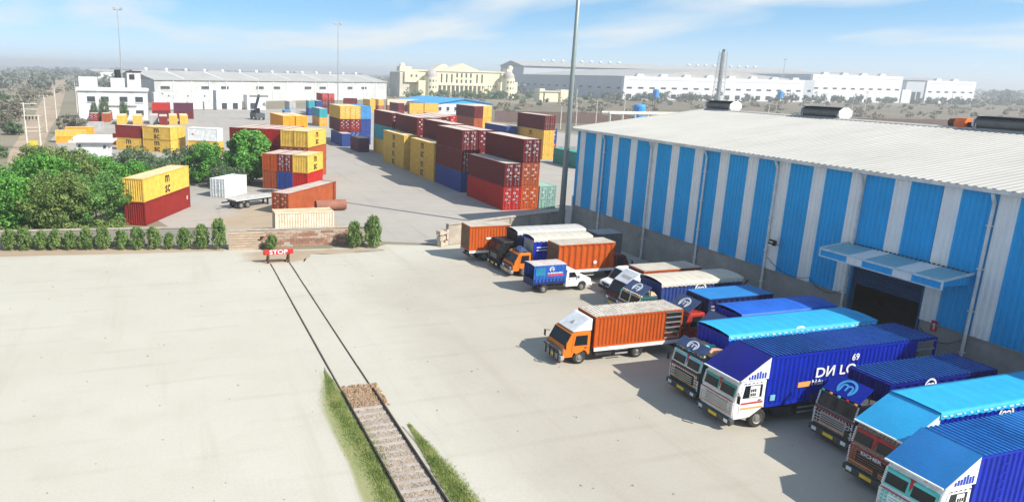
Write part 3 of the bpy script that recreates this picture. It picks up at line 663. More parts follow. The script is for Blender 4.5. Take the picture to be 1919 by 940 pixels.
def scatter_pts(n, seed):
    r = random.Random(seed); b = MB()
    while len(b.f) < n*8:
        x, y = r.uniform(-14, 30), r.uniform(14, 66)
        if abs(x-9.36) < 1.3 and y > 10: continue
        s = stones(1, x, x+.01, y, y+.01, .02, .07, r.randint(0, 10**6), .015); o = len(b.v); b.v += s.v; b.f += [tuple(o+i for i in f) for f in s.f]; b.m += [0]*8
    return b
scatter_pts(160, 5).obj('loose_pebbles', mat('pebble', (.30, .26, .21), .9, var=.4, scale=6), kind='stuff', label='small loose stones scattered over the concrete yard', cat='pebbles')
# grass verges
def grass(n, fn, seed, name, lab):
    r = random.Random(seed); b = MB()
    for k in range(n):
        x, y, h = fn(r); a = r.uniform(0, 2*PI); t = r.uniform(.02, .12); w = .016
        dx, dy = math.cos(a)*w, math.sin(a)*w; lx, ly = math.cos(a+1.3)*t, math.sin(a+1.3)*t
        b.v += [(x-dx, y-dy, 0), (x+dx, y+dy, 0), (x+lx, y+ly, h)]; b.f.append((3*k, 3*k+1, 3*k+2)); b.m.append(0)
    me = b.mesh(name, 1); me.materials[0] = GRASS
    return put(name, me, kind='stuff', label=lab, cat='grass')
GRASS = leaf_mat('grass_blade', (.14, .20, .05), (.25, .33, .085), (.44, .44, .18))
def gl(r):
    y = r.uniform(16, 38.8); e = min(1, (38.8-y)/4); cx = 7.95 - .1*math.sin(y*.6); w = (.62+.12*math.sin(y*.9))*e
    q = max(-2.2, min(1.25, r.gauss(-.1, .7))); return cx+.15+q*w*.75, y, r.uniform(.05, .16)*(.4+.6*e)*(1-.35*abs(q)/1.6)
def gr(r):
    y = r.uniform(16, 31.2); e = min(1, (31.2-y)/5); w = .62*e+.08
    q = max(-1.1, min(2.3, r.gauss(.1, .75))); return 10.85+q*w*.55, y, r.uniform(.05, .18)*(.4+.6*e)
soft_sheet('grass_soil', wobble([(6.6, 15), (8.47, 15), (8.47, 38.5), (7.9, 40.2), (6.9, 35)], 6, .12, 5), .0126, ground_mat('grassy_soil', (.26, .28, .12), (.30, .30, .15), .5, fade_to='pale_concrete_yard'), .5)
soft_sheet('grass_soil', wobble([(10.3, 15), (11.9, 15), (11.6, 27), (10.9, 31.5), (10.4, 31)], 6, .12, 6), .0126, MATS['grassy_soil'], .5)
grass(32000, gl, 11, 'grass_verge', 'green grass strip along the outer side of the near rail')
grass(19000, gr, 12, 'grass_verge', 'thinner green grass strip between the siding and the truck yard')
# buffer stop
bs = empty('buffer_stop', (9.25, 64.1, 0), 0, 'red railway buffer beam lettered STOP at the end of the siding', 'buffer stop')
b = MB(); b.box(-1.36, 1.36, -.13, .13, .82, 1.24); b.obj('beam', mat('buffer_red', (.55, .035, .03), .5, dirt=.3, dirt_col=(.4, .1, .08)), bs)
b = MB(); b.box(-.98, .98, -.145, -.131, .83, 1.23)
put('lettering', text_mesh('STOP', .54), LOGO_W, bs, (0, -.14, 1.03), 0, (1.28, 1, 1))
for sx in (-1, 1):
    x = sx*.92
    b = MB(); b.bar((x, -.05, 0), (x, -.05, .78), .17); b.obj('post', RUSTY, bs); b = MB(); b.bar((x, .95, .02), (x, .1, .9), .14); b.obj('stay', RUSTY, bs)
b = MB(); b.box(-.8, .8, .3, .42, .0, .14); b.obj('cross_tie', RUSTY, bs)
for sx in (-1, 1): b = MB(); b.tube((sx*1.12, -.13, 1.03), (sx*1.12, -.2, 1.03), .16, n=12); b.obj('buffer_pad', mat('buffer_red', (.5, .03, .03)), bs)

# ================================================================== containers, main block (long axes along +Y)
W, H = 2.5, 3.06
N90 = R(90)
GA = 'containers in the long block beside the yard road'
def blk(x, y0, y1, cols, where, full=True, logos=None, **k): stack(x, y0, N90, y1-y0, W, H, cols, where, GA, full, logos, **k)
blk(41.4, 84.2, 96.2, ['red', 'maroon'], 'the two-high stack at the front of the long block')
blk(43.98, 84.25, 96.2, ['orange', 'brown', 'maroon'], 'the front stack that shows three pairs of doors')
blk(46.7, 84.3, 90.4, ['palegreen'], 'with white markings alone beside the front stacks', marks=True)
blk(41.5, 98.9, 109.7, ['blue', 'maroon', 'maroon'], 'the three-high stack with a blue base behind the front stacks')
blk(44.1, 98.9, 109.7, ['darkred', 'darkred', 'maroon'], 'the inner stack beside the blue-based stack', False)
blk(41.4, 110.3, 122.3, ['yellow', 'yellow'], 'the nearer yellow pair along the road', logos={0: MSC, 1: MSC})
blk(41.4, 126.1, 139.3, ['yellow', 'yellow'], 'the farther yellow pair along the road', logos={0: MSC, 1: MSC})
blk(44.7, 111.4, 125.2, ['darkred', 'maroon', 'maroon'], 'the three-high stack behind the nearer yellow pair', False)
blk(44.7, 128.4, 142.0, ['darkred', 'maroon', 'maroon'], 'the three-high stack behind the farther yellow pair', False)
blk(44.5, 143.6, 157.4, ['yellow', 'teal', 'maroon'], 'the stack of yellow, teal and maroon past the yellow pairs', False)
blk(47.3, 128.4, 142.0, ['darkred', 'darkred', 'maroon'], 'the second column behind the farther yellow pair', False)
blk(49.9, 131.5, 144.0, ['darkred', 'brown', 'maroon'], 'the third column behind the farther yellow pair', False)
blk(52.5, 134.5, 147.0, ['brown', 'brown', 'red'], 'the stack with a pinkish lit end deep in the block', False)
blk(40.4, 155.1, 162.4, ['purple'], 'standing alone by the road past the yellow pairs', marks=False)
blk(39.6, 167.2, 179.4, ['blue'], 'under the far three-high stack by the road')
blk(40.2, 172, 184.2, [None, 'maroon', 'yellow'], 'the far three-high stack by the road', False, marks=True)
blk(42.8, 172, 184.2, ['blue', 'darkred', 'yellow'], 'the far stack with white lettered red doors', False, marks=True)
blk(45.4, 172, 184.2, ['blue', 'blue', 'lightblue'], 'the far stack topped with light blue', False)
blk(76.2, 137.4, 150, ['yellow', 'yellow', 'maroon'], 'the three-high stack behind the light mast', logos={1: MSC}, marks=False)
blk(78.9, 141, 153, ['brown', 'blue'], 'the pair just right of the light mast stack', False, marks=True)
blk(75.4, 121, 131.6, ['green'], 'with a pale roof beside the shed gable', False, marks=False)
blk(73.0, 148.5, 160.5, ['darkred', 'blue'], 'the low stack left of the light mast stack', False, marks=False)
blk(77.6, 177.6, 190.4, ['brown', 'brown', 'maroon'], 'the far stack with an orange brown end', False, marks=False)
blk(80.2, 178, 190.4, ['yellow', 'yellow', 'yellow'], 'the far yellow stack beside parked cars', False)
# behind the block
GB = 'containers far across the yard'
stack(88, 318, N90, 12.2, W, 2.75, ['yellow', 'yellow'], 'the far pair right of the far warehouse end', GB, False)
stack(92.6, 320, N90, 12.2, W, 2.75, ['brown', 'yellow'], 'the second far pair right of the far warehouse end', GB, False)
stack(90.2, 283, N90, 12.2, W, 2.75, ['darkred', 'maroon'], 'the shaded pair left of the blue roofed hall', GB, False, marks=False)
stack(95.5, 287, 0, 6.1, W, 2.75, ['yellow', 'yellow'], 'the first yellow pair left of the blue roofed hall', GB, False)
stack(102, 287, 0, 6.1, W, 2.75, ['yellow', 'yellow'], 'the second yellow pair left of the blue roofed hall', GB, False)
stack(99, 330, 0, 24, W, 2.75, ['brown', 'pale'], 'the long low row before the cream building', GB, False, marks=False)
stack(80, 336, 0, 6.1, W, 2.75, ['darkred', 'maroon'], 'the maroon pair at the far warehouse end', GB, False)
stack(55, 290, N90, 6.1, W, 2.9, ['blue', 'teal'], 'the teal topped pair in front of the far warehouse', GB, False)
stack(58, 290, N90, 12.2, W, 2.9, ['blue', 'blue'], 'the blue pair in front of the far warehouse', GB, False)
stack(62.5, 300, N90, 12.2, W, 2.8, ['darkred', 'maroon', 'red'], 'the tallest far stack before the warehouse', GB, False)
stack(65.2, 300, N90, 12.2, W, 2.8, ['darkred', 'maroon', 'red'], 'the tallest far stack, second column, before the warehouse', GB, False)
stack(47.5, 232, N90, 12.2, W, 2.8, ['amber', 'teal'], 'the small pair beyond the far three-high stack', GB, False)
stack(47, 288, N90, 12.2, W, 2.7, ['grey', 'grey'], 'the grey pair beside the container handler', GB, False)
stack(43.5, 278, N90, 6.1, 2.3, 2.6, ['lightblue'], 'standing next to the container handler', GB, False)

# ================================================================== left yard
GL = 'containers in the left yard by the trees'
W2, H2, A57 = 2.38, 2.6, R(57)
ex, ey = math.sin(A57)*(W2+.02), -math.cos(A57)*(W2+.02)
def lrow(x, y, k): return x+ex*k, y+ey*k
LOGO_S = ('m\nsc', 1.6, LOGO_K, .5)
x, y = 13.44, 107.8
stack(*lrow(x, y, 0), A57, 6.06, W2, H2, ['brown', 'orange'], 'the left column of the small stack by the tree', GL, marks=False)
stack(*lrow(x, y, 1), A57, 6.06, W2, H2, ['blue', 'darkred'], 'the middle column of the small stack by the tree', GL, marks=None)
stack(*lrow(x, y, 2), A57, 6.06, W2, H2, ['red', 'yellow'], 'the right column of the small stack by the tree', GL, logos={1: LOGO_S}, doors=[False, False])
x, y = 17.58, 117.3
for k, (cols, nm) in enumerate(((['brown', 'brown', 'yellow'], 'first column'), (['brown', 'brown', 'yellow'], 'second column'))):
    stack(*lrow(x, y, 1-k), A57, 8.0, W2, H2, cols, 'the %s from the road in the tall left stack' % nm, GL, logos={2: LOGO_S} if k == 0 else None, doors=[True, True, False])
for k, nm in ((-1, 'third'), (-2, 'fourth'), (-3, 'fifth'), (-4, 'sixth')):
    xx, yy_ = lrow(x, y, k)
    stack(xx+.6, yy_+1.2, A57, 9.0, W2, H2, [None, 'darkred', 'red' if k == -2 else 'darkred'] if k < -1 else ['darkred', 'darkred', 'red'], 'the %s column of the tall left stack' % nm, GL, False, marks=False)
    if k < -1: stack(xx+.6, yy_+1.2, A57, 9.0, W2, H2, ['brown'], 'under the %s column of the tall left stack' % nm, GL, False, marks=False)
stack(-4.75, 84.2, R(65), 12.2, 2.4, 2.62, ['darkred', 'yellow'], 'the tilted-looking pair among the trees by the hedge', GL, logos={1: ('m\nsc', 1.65, LOGO_K, .5), 0: ('|||', .5, LOGO_W, .93)}, doors=[False, False])
stack(5.5, 101.4, R(50), 5.2, 2.42, 2.6, ['white'], 'refrigerated type by the trees', GL)
stack(12.0, 88.1, R(49), 12.2, 2.4, 2.6, ['brown'], 'lying behind the rusty pipe', GL, marks=True)
stack(10.55, 77.1, 0, 6.3, 2.3, 2.55, ['pale'], 'just behind the brick wall', GL)
# the yellow, white and red group past the bushes
GM = 'containers past the bushes'
stack(1.0, 157.0, R(143), 6.9, 2.45, 2.62, ['yellow', 'yellow'], 'the lettered yellow pair past the bushes', GM, logos={0: ('m\nsc', 1.7, LOGO_K, .5), 1: ('m\nsc', 1.7, LOGO_K, .5)}, doors=[False, False])
stack(2.6, 159.1, R(143), 6.9, 2.45, 2.62, ['yellow', 'yellow'], 'the yellow pair tucked behind the lettered pair', GM, doors=[False, False], full=False)
stack(-4.9, 161.6, R(146), 6.1, 2.45, 2.62, ['yellow', 'darkred'], 'the pair left of the lettered yellow pair', GM, logos={0: ('m\nsc', 1.7, LOGO_K, .5)}, doors=[False, False])
stack(10.2, 153.6, R(150), 6.7, 2.45, 2.62, ['yellow', 'white'], 'the pair with a white refrigerated box on top', GM, logos={1: ('|||||', .4, LOGO_R, .17)})
stack(-1.2, 168.6, R(146), 12.1, 2.45, 2.6, ['darkred'], 'with dusty roof behind the lettered yellow pair', GM, False, marks=False)
stack(-22.5, 250, N90, 12.2, 2.5, 2.7, ['darkred'], 'at the left end of the row below the office', GM, False, marks=True)
stack(-18.9, 250, N90, 12.2, 2.5, 2.7, ['brown'], 'second in the row below the office', GM, False, marks=False)
for k, (c, xx, yy_, nm) in enumerate((('yellow', -13.8, 238, 'third in the row below the office'), ('yellow', -9.2, 238, 'fourth in the row below the office'), ('grey', -4.4, 240, 'with grey roof in the row below the office'),
                           ('darkred', -1.6, 236, 'after the grey roofed one below the office'), ('yellow', 1.4, 240, 'fifth yellow lid in the row below the office'), ('yellow', 4.6, 240, 'last in the row below the office'))):
    stack(xx, yy_, N90, 12.2, 2.5, 2.7, [c], nm, GM, False, marks=False)
stack(-3.9, 270, 0, 6.1, 2.4, 2.75, ['maroon', 'red'], 'the pair in front of the office corner', GM, False, marks=False)
stack(3.2, 269, 0, 6.6, 2.4, 2.75, ['maroon', 'purple'], 'the purple topped pair in front of the office corner', GM, False, marks=False)
stack(-24.0, 184, R(4), 6.4, 2.4, 1.35, ['amber', 'yellow'], 'the low open rack stack by the white hut', GM, False, marks=False)
stack(-23.2, 196, R(2), 6.4, 2.4, 2.6, ['amber'], 'behind the low open racks', GM, False, marks=False)
stack(-23.2, 214, R(2), 7.4, 2.4, 2.6, ['grey'], 'with blue grey roof beside the dark bush', GM, False, marks=False)
# amber-doored block beyond the tall left stack
for k in range(2):
    stack(23.9+k*2.75, 155.2, R(95), 12.2, 2.6, 2.6, [['blue', 'purple', 'amber'], ['brown', 'brown', 'amber']][k], ['the left amber-doored column', 'the right amber-doored column'][k], GM, False, marks=False)

# ================================================================== yard props
# rusty pipe, flatbed trailer, container handler
pv = empty('steel_pipe', (17.5, 88.2, 0), R(4), 'large rusty steel pipe lying in front of the brown container', 'pipe')
b = MB(); b.lathe([(.62, 0), (.66, 0), (.66, 3.9), (.62, 3.9), (.62, 0)], 'y', 24)
o = b.obj('shell', mat('pipe_rust', (.30, .13, .085), .8, dirt=.5, dirt_col=(.2, .1, .07)), pv, smooth=False); o.rotation_euler = (0, 0, -PI/2); o.location = (0, 0, .72)
for xx in (.7, 3.2): b = MB(); b.box(xx-.1, xx+.1, -.5, .5, 0, .09); b.obj('chock', mat('old_wood', (.12, .085, .06), .9), pv)
tl = empty('flatbed_trailer', (8.0, 91.0, 0), R(30), 'white flatbed trailer parked beside the brown container', 'trailer')
b = MB(); b.box(0, 6.4, 0, 2.3, 1.05, 1.18); b.obj('bed', mat('worn_white_bed', (.52, .51, .49), .7, dirt=.5), tl); b = MB()
for yv in (.5, 1.7): b.box(0, 6.4, yv, yv+.14, .78, 1.045)
b.box(-1.3, 0, 1.0, 1.25, .85, 1.0); b.obj('chassis', DARK_STEEL, tl)
WM = {}
def wheel_mesh(r, w):
    k = (round(r, 2), round(w, 2))
    if k in WM: return WM[k]
    t = MB(); t.lathe([(r*.58, 0), (r*.86, 0), (r*.97, w*.12), (r, w*.3), (r, w*.7), (r*.97, w*.88), (r*.86, w), (r*.58, w)], 'y', 22)
    q = MB(); q.lathe([(r*.60, w*.02), (r*.55, w*.10), (r*.50, w*.30), (r*.30, w*.24), (r*.26, w*.06), (r*.12, w*.02), (.001, w*.02)], 'y', 16)
    q.lathe([(r*.60, w*.98), (r*.5, w*.8), (.001, w*.8)], 'y', 16)
    for a in range(8):
        cx, cz = r*.40*math.cos(a*PI/4), r*.40*math.sin(a*PI/4); q.tube((cx, w*.27, cz), (cx, w*.16, cz), r*.04, n=5)
    WM[k] = (t.mesh('tyre', 1), q.mesh('rim', 1)); return WM[k]
def wheel(parent, x, y, r=.5, w=.28, flip=False):
    """y: plane of the outer face; flip: outer face looks to +y"""
    t, q = wheel_mesh(r, w)
    o = put('wheel', t, RUBBER, parent, (x, y, r), PI if flip else 0); put('rim', q, RIM, o); return o
for xx in (.9, 1.9):
    wheel(tl, xx, .15, .45, .25); wheel(tl, xx, 2.15, .45, .25, True)
b = MB(); b.box(5.3, 5.5, .6, .75, 0, .8); b.box(5.3, 5.5, 1.55, 1.7, 0, .8); b.obj('landing_leg', DARK_STEEL, tl)
hd = empty('container_handler', (34, 262, 0), R(100), 'dark container handler with raised boom far in the yard', 'reach stacker')
b = MB(); b.box(0, 7, 0, 3.4, .8, 2.3); b.box(4.8, 7, .3, 3.1, 2.301, 3.2); b.obj('body', mat('handler_dark', (.07, .085, .09), .6), hd)
b = MB(); b.box(2.6, 4.2, 1.0, 2.4, 2.305, 4.0); b.obj('operator_cab', GLASS, hd)
b = MB(); b.bar((6.2, 1.7, 3.3), (1.2, 1.7, 8.6), .7, .8); b.bar((1.3, -1.6, 8.2), (1.3, 5.0, 8.2), .5); b.obj('boom', mat('handler_dark', (.07, .085, .09)), hd)
for xx in (.9, 5.9): wheel(hd, xx, 0, .8, .55); wheel(hd, xx, 3.4, .8, .55, True)

# ================================================================== trucks
def paint(n, c, **k): return mat('truck_'+n, c, .46, dirt=k.pop('dirt', .35), dirt_col=k.pop('dc', tuple(min(1, x*.5+.07) for x in c)), **k)
T_BLUE = paint('royal_blue', (.003, .020, .36), var=.14, dirt=.4, dc=(.02, .05, .22), scale=.9)
T_NAVY = paint('navy', (.012, .022, .10))
T_DBLUE = paint('deep_blue', (.004, .010, .19), dc=(.02, .02, .12))
T_ORANGE = paint('orange', (.47, .085, .010), var=.12, dc=(.26, .08, .03))
T_CAB_OR = paint('cab_orange', (.66, .17, .012), var=.08)
T_MAROON = paint('cab_maroon', (.12, .02, .02))
T_RED = paint('cab_red', (.42, .03, .02))
T_TEAL = paint('cab_teal', (.012, .085, .09))
T_WHITE = paint('cab_white', (.74, .75, .76), dirt=.3)
T_GREY = paint('cab_grey', (.35, .33, .31), dirt=.5)
T_BROWN = paint('cab_brown', (.22, .14, .09), dirt=.5)
TARP_CYAN = mat('cyan_tarpaulin', (.025, .36, .68), .45, var=.08, dirt=.15, dirt_col=(.06, .30, .5), bump=.25, scale=.8)
TARP_BLUE = mat('blue_tarpaulin', (.012, .11, .52), .45, var=.15, dirt=.2, dirt_col=(.02, .07, .3), bump=.25, scale=.8)
TARP_MID = mat('mid_blue_tarpaulin', (.02, .19, .50), .5, var=.1, dirt=.15, dirt_col=(.05, .2, .38), bump=.2, scale=.8)
TARP_CREAM = mat('cream_tarpaulin', (.54, .50, .42), .8, var=.1, dirt=.3, dirt_col=(.48, .43, .35), bump=.3, scale=.8)
TARP_WHITE = mat('white_tarpaulin', (.47, .465, .44), .8, var=.1, dirt=.3, dirt_col=(.46, .44, .4), bump=.3, scale=.8)
VISOR_DEEP = mat('deep_blue_visor_sheet', (.004, .008, .20), .4, var=.12, scale=.9)
VISOR_NAVY = mat('navy_visor', (.045, .075, .17), .5, var=.15, dirt=.25, dirt_col=(.2, .22, .28))
ROOF_BOX = mat('dusty_box_roof', (.46, .42, .36), .8, dirt=.5, dirt_col=(.3, .26, .21), scale=.8)
DECOR = mat('cream_trim', (.68, .62, .50), .6, dirt=.4)
PINK = mat('salmon_bundle', (.66, .40, .26), .8, dirt=.3)
STRIPE_R = mat('red_stripe', (.50, .06, .05), .5); STRIPE_O = mat('orange_stripe', (.75, .33, .10), .5)
GTRIM = mat('green_trim', (.03, .30, .25), .5); RTRIM = mat('red_trim', (.42, .03, .035), .5); TTRIM = mat('teal_trim', (.10, .55, .52), .5); BTRIM = mat('skyblue_trim', (.2, .5, .62), .5)

ORN_W = ornament_mat('white_painted_ornament', (.56, .56, .55), (.06, .06, .065), (.26, .22, .19), 5)
ORN_D = ornament_mat('dark_painted_ornament', (.06, .045, .04), (.42, .36, .28), (.12, .05, .04), 6)
ORN_R = ornament_mat('red_painted_ornament', (.30, .02, .02), (.42, .10, .06), (.10, .02, .02), 6)
ORN_B = ornament_mat('brown_painted_ornament', (.20, .14, .10), (.46, .38, .28), (.07, .05, .04), 6)
ORN_G = ornament_mat('silver_painted_ornament', (.46, .46, .46), (.05, .05, .055), (.16, .15, .14), 6)
ORN_T = ornament_mat('aqua_painted_ornament', (.66, .68, .67), (.06, .34, .33), (.2, .2, .2), 6)
RIB_GLINT = mat('worn_light_blue_rib', (.03, .22, .58), .35, var=.3, dirt=.5, dirt_col=(.01, .03, .22), scale=1.2, spec=.5)  # lighter blue paints the roof glints into the bars
BUMPER = mat('dark_bumper', (.07, .075, .07), .6, dirt=.5, dirt_col=(.2, .17, .13))
HEM = mat('pale_hem_rope', (.62, .68, .74), .7)  # pale colour for highlights painted along the tarpaulin edge
def ring_logo():
    b = MB(); n = 20; t = .012
    def arc(cx, cz, r0, r1, a0, a1, n=14):
        P = [(a0+(a1-a0)*k/n) for k in range(n+1)]
        for a, c in zip(P[:-1], P[1:]):
            q = [(cx+r*math.cos(u), cz+r*math.sin(u)) for r, u in ((r0, a), (r1, a), (r1, c), (r0, c))]
            b.add([(x, -t, z) for x, z in q]+[(x, 0, z) for x, z in q], [(0, 1, 2, 3), (0, 4, 5, 1), (1, 5, 6, 2), (2, 6, 7, 3), (3, 7, 4, 0)])
    arc(0, 0, .40, .52, R(-52), R(232), 22)
    for s in (-1, 1): arc(s*.15, .02, .10, .19, R(0), R(180), 8); 
    for x in (-.34, -.05, .25): b.box(x-.0, x+.09, -t, 0, -.30 if x != -.05 else -.2, .02)
    return b.mesh('logo', 1)
LOGO = ring_logo()

def cab_profile(kind, Lc, xw, zr, rw):
    if kind == 'flat': P = [(.04, .62), (0, .85), (0, 1.62), (.05, 1.72), (.20, 2.42), (.34, zr)]
    elif kind == 'lcv': P = [(.06, .52), (0, .70), (.02, 1.12), (.14, 1.28), (.52, 1.98), (.72, zr)]
    else: P = [(.05, .58), (0, .8), (.02, 1.42), (.08, 1.52), (.30, 2.22), (.46, zr)]
    P += [(Lc, zr)]; ra = rw+.11
    if xw+ra > Lc:
        P.append((Lc, rw+math.sqrt(max(.01, ra*ra-(Lc-xw)**2)))); a0 = math.acos(max(-1, min(1, (Lc-xw)/ra)))
    else: P += [(Lc, .62), (xw+ra*.98, .62)]; a0 = math.asin(min(1, max(0, (.62-rw)/ra)))
    a1 = PI-math.asin(max(-.9, min(.9, (P[0][1]-rw)/ra)))
    for k in range(9):
        a = a0+(a1-a0)*k/8; P.append((xw+ra*math.cos(a), rw+ra*math.sin(a)))
    return P
def build_cab(e, kind, w, Lc, xw, c1, c2=None, zr=None, rw=.5, trim=DECOR, grille=BLACK, decor=False, plate=PLATE, wind=None, door_stripes=False, screen_trim=None):
    zr = zr or {'flat': 2.62, 'lcv': 2.05, 'mid': 2.38}[kind]
    P = cab_profile(kind, Lc, xw, zr, rw); c2 = c2 or c1
    b = MB(); b.prism_y(P, .03, w-.03); cab = b.obj('cab', c2, e)
    # front panel, windscreen plane between P[3] and P[4]
    p3, p4 = Vector((P[3][0], 0, P[3][1])), Vector((P[4][0], 0, P[4][1])); up = (p4-p3); hgt = up.length; up.normalize(); nrm = Vector((-up.z, 0, up.x))
    def onscreen(u0, u1, t0, t1, n0, n1, mb): 
        c = p3+up*hgt*(t0+t1)/2+Vector((0, (u0+u1)/2, 0))+nrm*(n0+n1)/2
        mb.obox(c, (0, (u1-u0)/2, 0), up*hgt*(t1-t0)/2, nrm*(n1-n0)/2)
    b = MB(); b.box(-.03, .03, .06, w-.06, P[1][1]-.02, P[2][1]-.02); b.obj('front_panel', c1, e)
    split = kind == 'flat'
    if decor:
        b = MB(); onscreen(.05, w-.05, -.03, 1.0, .001, .014, b); b.obj('front_surround', c1, e)
    panes = [(.16, w/2-.07), (w/2+.07, w-.16)] if split else [(.14, w-.14)]
    for u0, u1 in panes:
        f = MB(); onscreen(u0-.06, u1+.06, .0, .98, .0, .03, f); fo = f.obj('windscreen_frame', trim if split else BLACK, e)
        g = MB(); onscreen(u0, u1, .10, .90, .02, .036, g); g.obj('windscreen', GLASS, fo)
        if screen_trim:
            t = MB(); onscreen(u0-.02, u1+.02, .74, .92, .037, .06, t); onscreen(u0-.02, u0+.05, .08, .74, .037, .055, t); t.obj('sun_strip', screen_trim, fo)
        q = MB(); onscreen(u0+.15, u0+.18, .12, .6, .037, .045, q); q.obj('wiper', BLACK, fo)
    if split and screen_trim:
        t = MB(); c = p3+up*hgt*.55+nrm*.05+Vector((0, w/2, 0)); t.add([c+Vector((0, -.13, 0))+up*.32, c+Vector((0, .13, 0))+up*.32, c-up*.2, c+nrm*.03+up*.2], [(0, 1, 3), (1, 2, 3), (2, 0, 3)]); t.obj('pennant', RTRIM, e)
    # grille, bumper, lamps, plate
    z0, z1 = P[1][1]+.12, P[2][1]-.16
    b = MB(); b.box(-.055, -.031, w*.2, w*.8, z0, z1); gr_ = b.obj('grille', grille, e)
    b = MB()
    for k in range(4): b.box(-.07, -.056, w*.22, w*.78, z0+(z1-z0)*(k+.3)/4.4, z0+(z1-z0)*(k+.6)/4.4)
    b.obj('grille_bar', STEEL if not decor else trim, gr_)
    b = MB(); b.prism_x([(0, 0), (0, 0)], 0, 0) if False else b.box(-.16, .10, -.02, w+.02, .40, .66); b.box(-.10, .1, .1, w-.1, .28, .399); b.obj('bumper', T_GREY if kind != 'flat' else (BUMPER if decor else c1), e)
    for yv in (.16, w-.44):
        b = MB(); b.box(-.062, -.031, yv, yv+.28, P[1][1]+.02, P[1][1]+.22) if kind != 'flat' else b.box(-.175, -.161, yv, yv+.26, .44, .62); b.obj('headlight', LAMP, e)
    b = MB(); b.box(-.18, -.162, w*.5-.28, w*.5+.28, .44, .60); b.obj('number_plate', plate, e)
    # doors and side glass
    xa, xb = (.42, Lc-.14) if kind == 'flat' else ((.72, Lc-.1) if kind == 'lcv' else (.5, Lc-.1)); zb = P[2][1]+.08
    for side in (0, 1):
        def yb(d0, d1): return (-.0-d1+.03, .03-d0) if side == 0 else (w-.03+d0, w-.03+d1)
        b = MB(); y0, y1 = yb(0, .025); zlo = max(.7, rw+.18); b.prism_y([(xa-.12, zlo+.2), (xa-.12, zb+.02), (xa-.02, zb+.7 if zb+.7 < zr-.1 else zr-.1), (xb, zr-.1), (xb, rw+.62), (xw-.62 if xw-.62 > xa+.1 else xa+.2, zlo)], y0, y1); dr = b.obj('door', c2, e)
        g = MB(); y0, y1 = yb(.026, .034); g.prism_y([(xa, zb+.05), (xa+.1, zr-.2), (xb-.12, zr-.2), (xb-.12, zb+.05)], y0, y1); g.obj('side_window', GLASS, dr)
        h = MB(); y0, y1 = yb(.026, .05); h.box(xb-.3, xb-.14, y0, y1, zb-.14, zb-.09); h.obj('handle', BLACK, dr)
        if door_stripes:
            for k, (mm, zz) in enumerate(((STRIPE_R, zb-.28), (T_WHITE, zb-.40), (STRIPE_O, zb-.55))):
                s = MB(); y0, y1 = yb(.026, .036); s.box(xa-.05, xb, y0, y1, zz, zz+.10); s.obj('stripe', mm, dr)
            s = MB(); y0, y1 = yb(.035, .045); s.box(xa+.42, xb-.28, y0, y1, zb+.08, zr-.24); s.obj('window_panel', WHITE, dr)
            s = MB(); y0, y1 = yb(.046, .05)
            for q in range(3):
                for u in range(2): s.box(xa+.46+q*.12, xa+.55+q*.12, y0, y1, zb+.14+u*.22, zb+.30+u*.22)
            s.obj('window_grille', BLACK, dr)
            s = MB(); y0, y1 = yb(.026, .04)
            for q in range(5): s.add([(xa+.1+q*.24, y0 if side == 0 else y1, zr-.05), (xa+.17+q*.24, y0 if side == 0 else y1, zr-.09), (xa+.1+q*.24, y0 if side == 0 else y1, zr-.13), (xa+.03+q*.24, y0 if side == 0 else y1, zr-.09)], [(0, 1, 2, 3)])
            s.obj('diamond_trim', BLACK, dr)
        m = MB(); ym = -.22 if side == 0 else w+.22; m.bar((.18, .03 if side == 0 else w-.03, P[3][1]+.35), (.0, ym, P[3][1]+.30), .035); m.obox((-.02, ym, P[3][1]+.12), (.02, 0, .0), (0, .09, 0), (0, 0, .2)); m.obj('mirror', BLACK, e)
        if decor:   # beaded edge along the corner post and the sill
            s = MB(); yy0 = .05 if side == 0 else w-.11
            for k in range(9): onscreen(yy0-.02, yy0+.06, k/9+.02, k/9+.075, .03, .06, s)
            for k in range(8): s.box(-.06, -.031, yy0, yy0+.06, .78+k*.1, .84+k*.1)
            tag(s.obj('bead_trim', WHITE, e), kind='stuff')
    if decor:
        r = random.Random(int(w*100)+len(e.name)); s = MB()
        for k in range(12): s.box(-.05, -.0305, .14+k*(w-.28)/12, .14+(k+.6)*(w-.28)/12, P[2][1]-.13, P[2][1]-.05)
        for yv in (.1, w*.8+.04):
            for k in range(4):
                for q in range(2): s.box(-.052, -.031, yv+q*.16, yv+.10+q*.16, .92+k*.16, 1.01+k*.16)
        tag(s.obj('painted_motif', trim, e), kind='stuff')
        for k, mm in enumerate((STRIPE_O, RTRIM, BTRIM, STRIPE_O, GTRIM)):
            s = MB(); yv = w*(k+.5)/5; s.box(P[5][0]-.24, P[5][0]-.17, yv-.06, yv+.06, zr+.0, zr+.09); s.obj('marker_lamp', mm, e)
        for k, mm in enumerate((STRIPE_O, RTRIM)):
            s = MB(); zz = (P[1][1]+.03, P[2][1]-.045)[k]; s.box(-.056, -.031, .12, w-.12, zz, zz+.045); s.obj('colour_band', mm, e)
        s = MB()
        for k in range(11): s.box(P[5][0]-.16, P[5][0]-.02, .1+k*(w-.2)/11, .1+(k+.62)*(w-.2)/11, zr+.002, zr+.10)
        tag(s.obj('crown_board', trim, e), kind='stuff')
    return zr

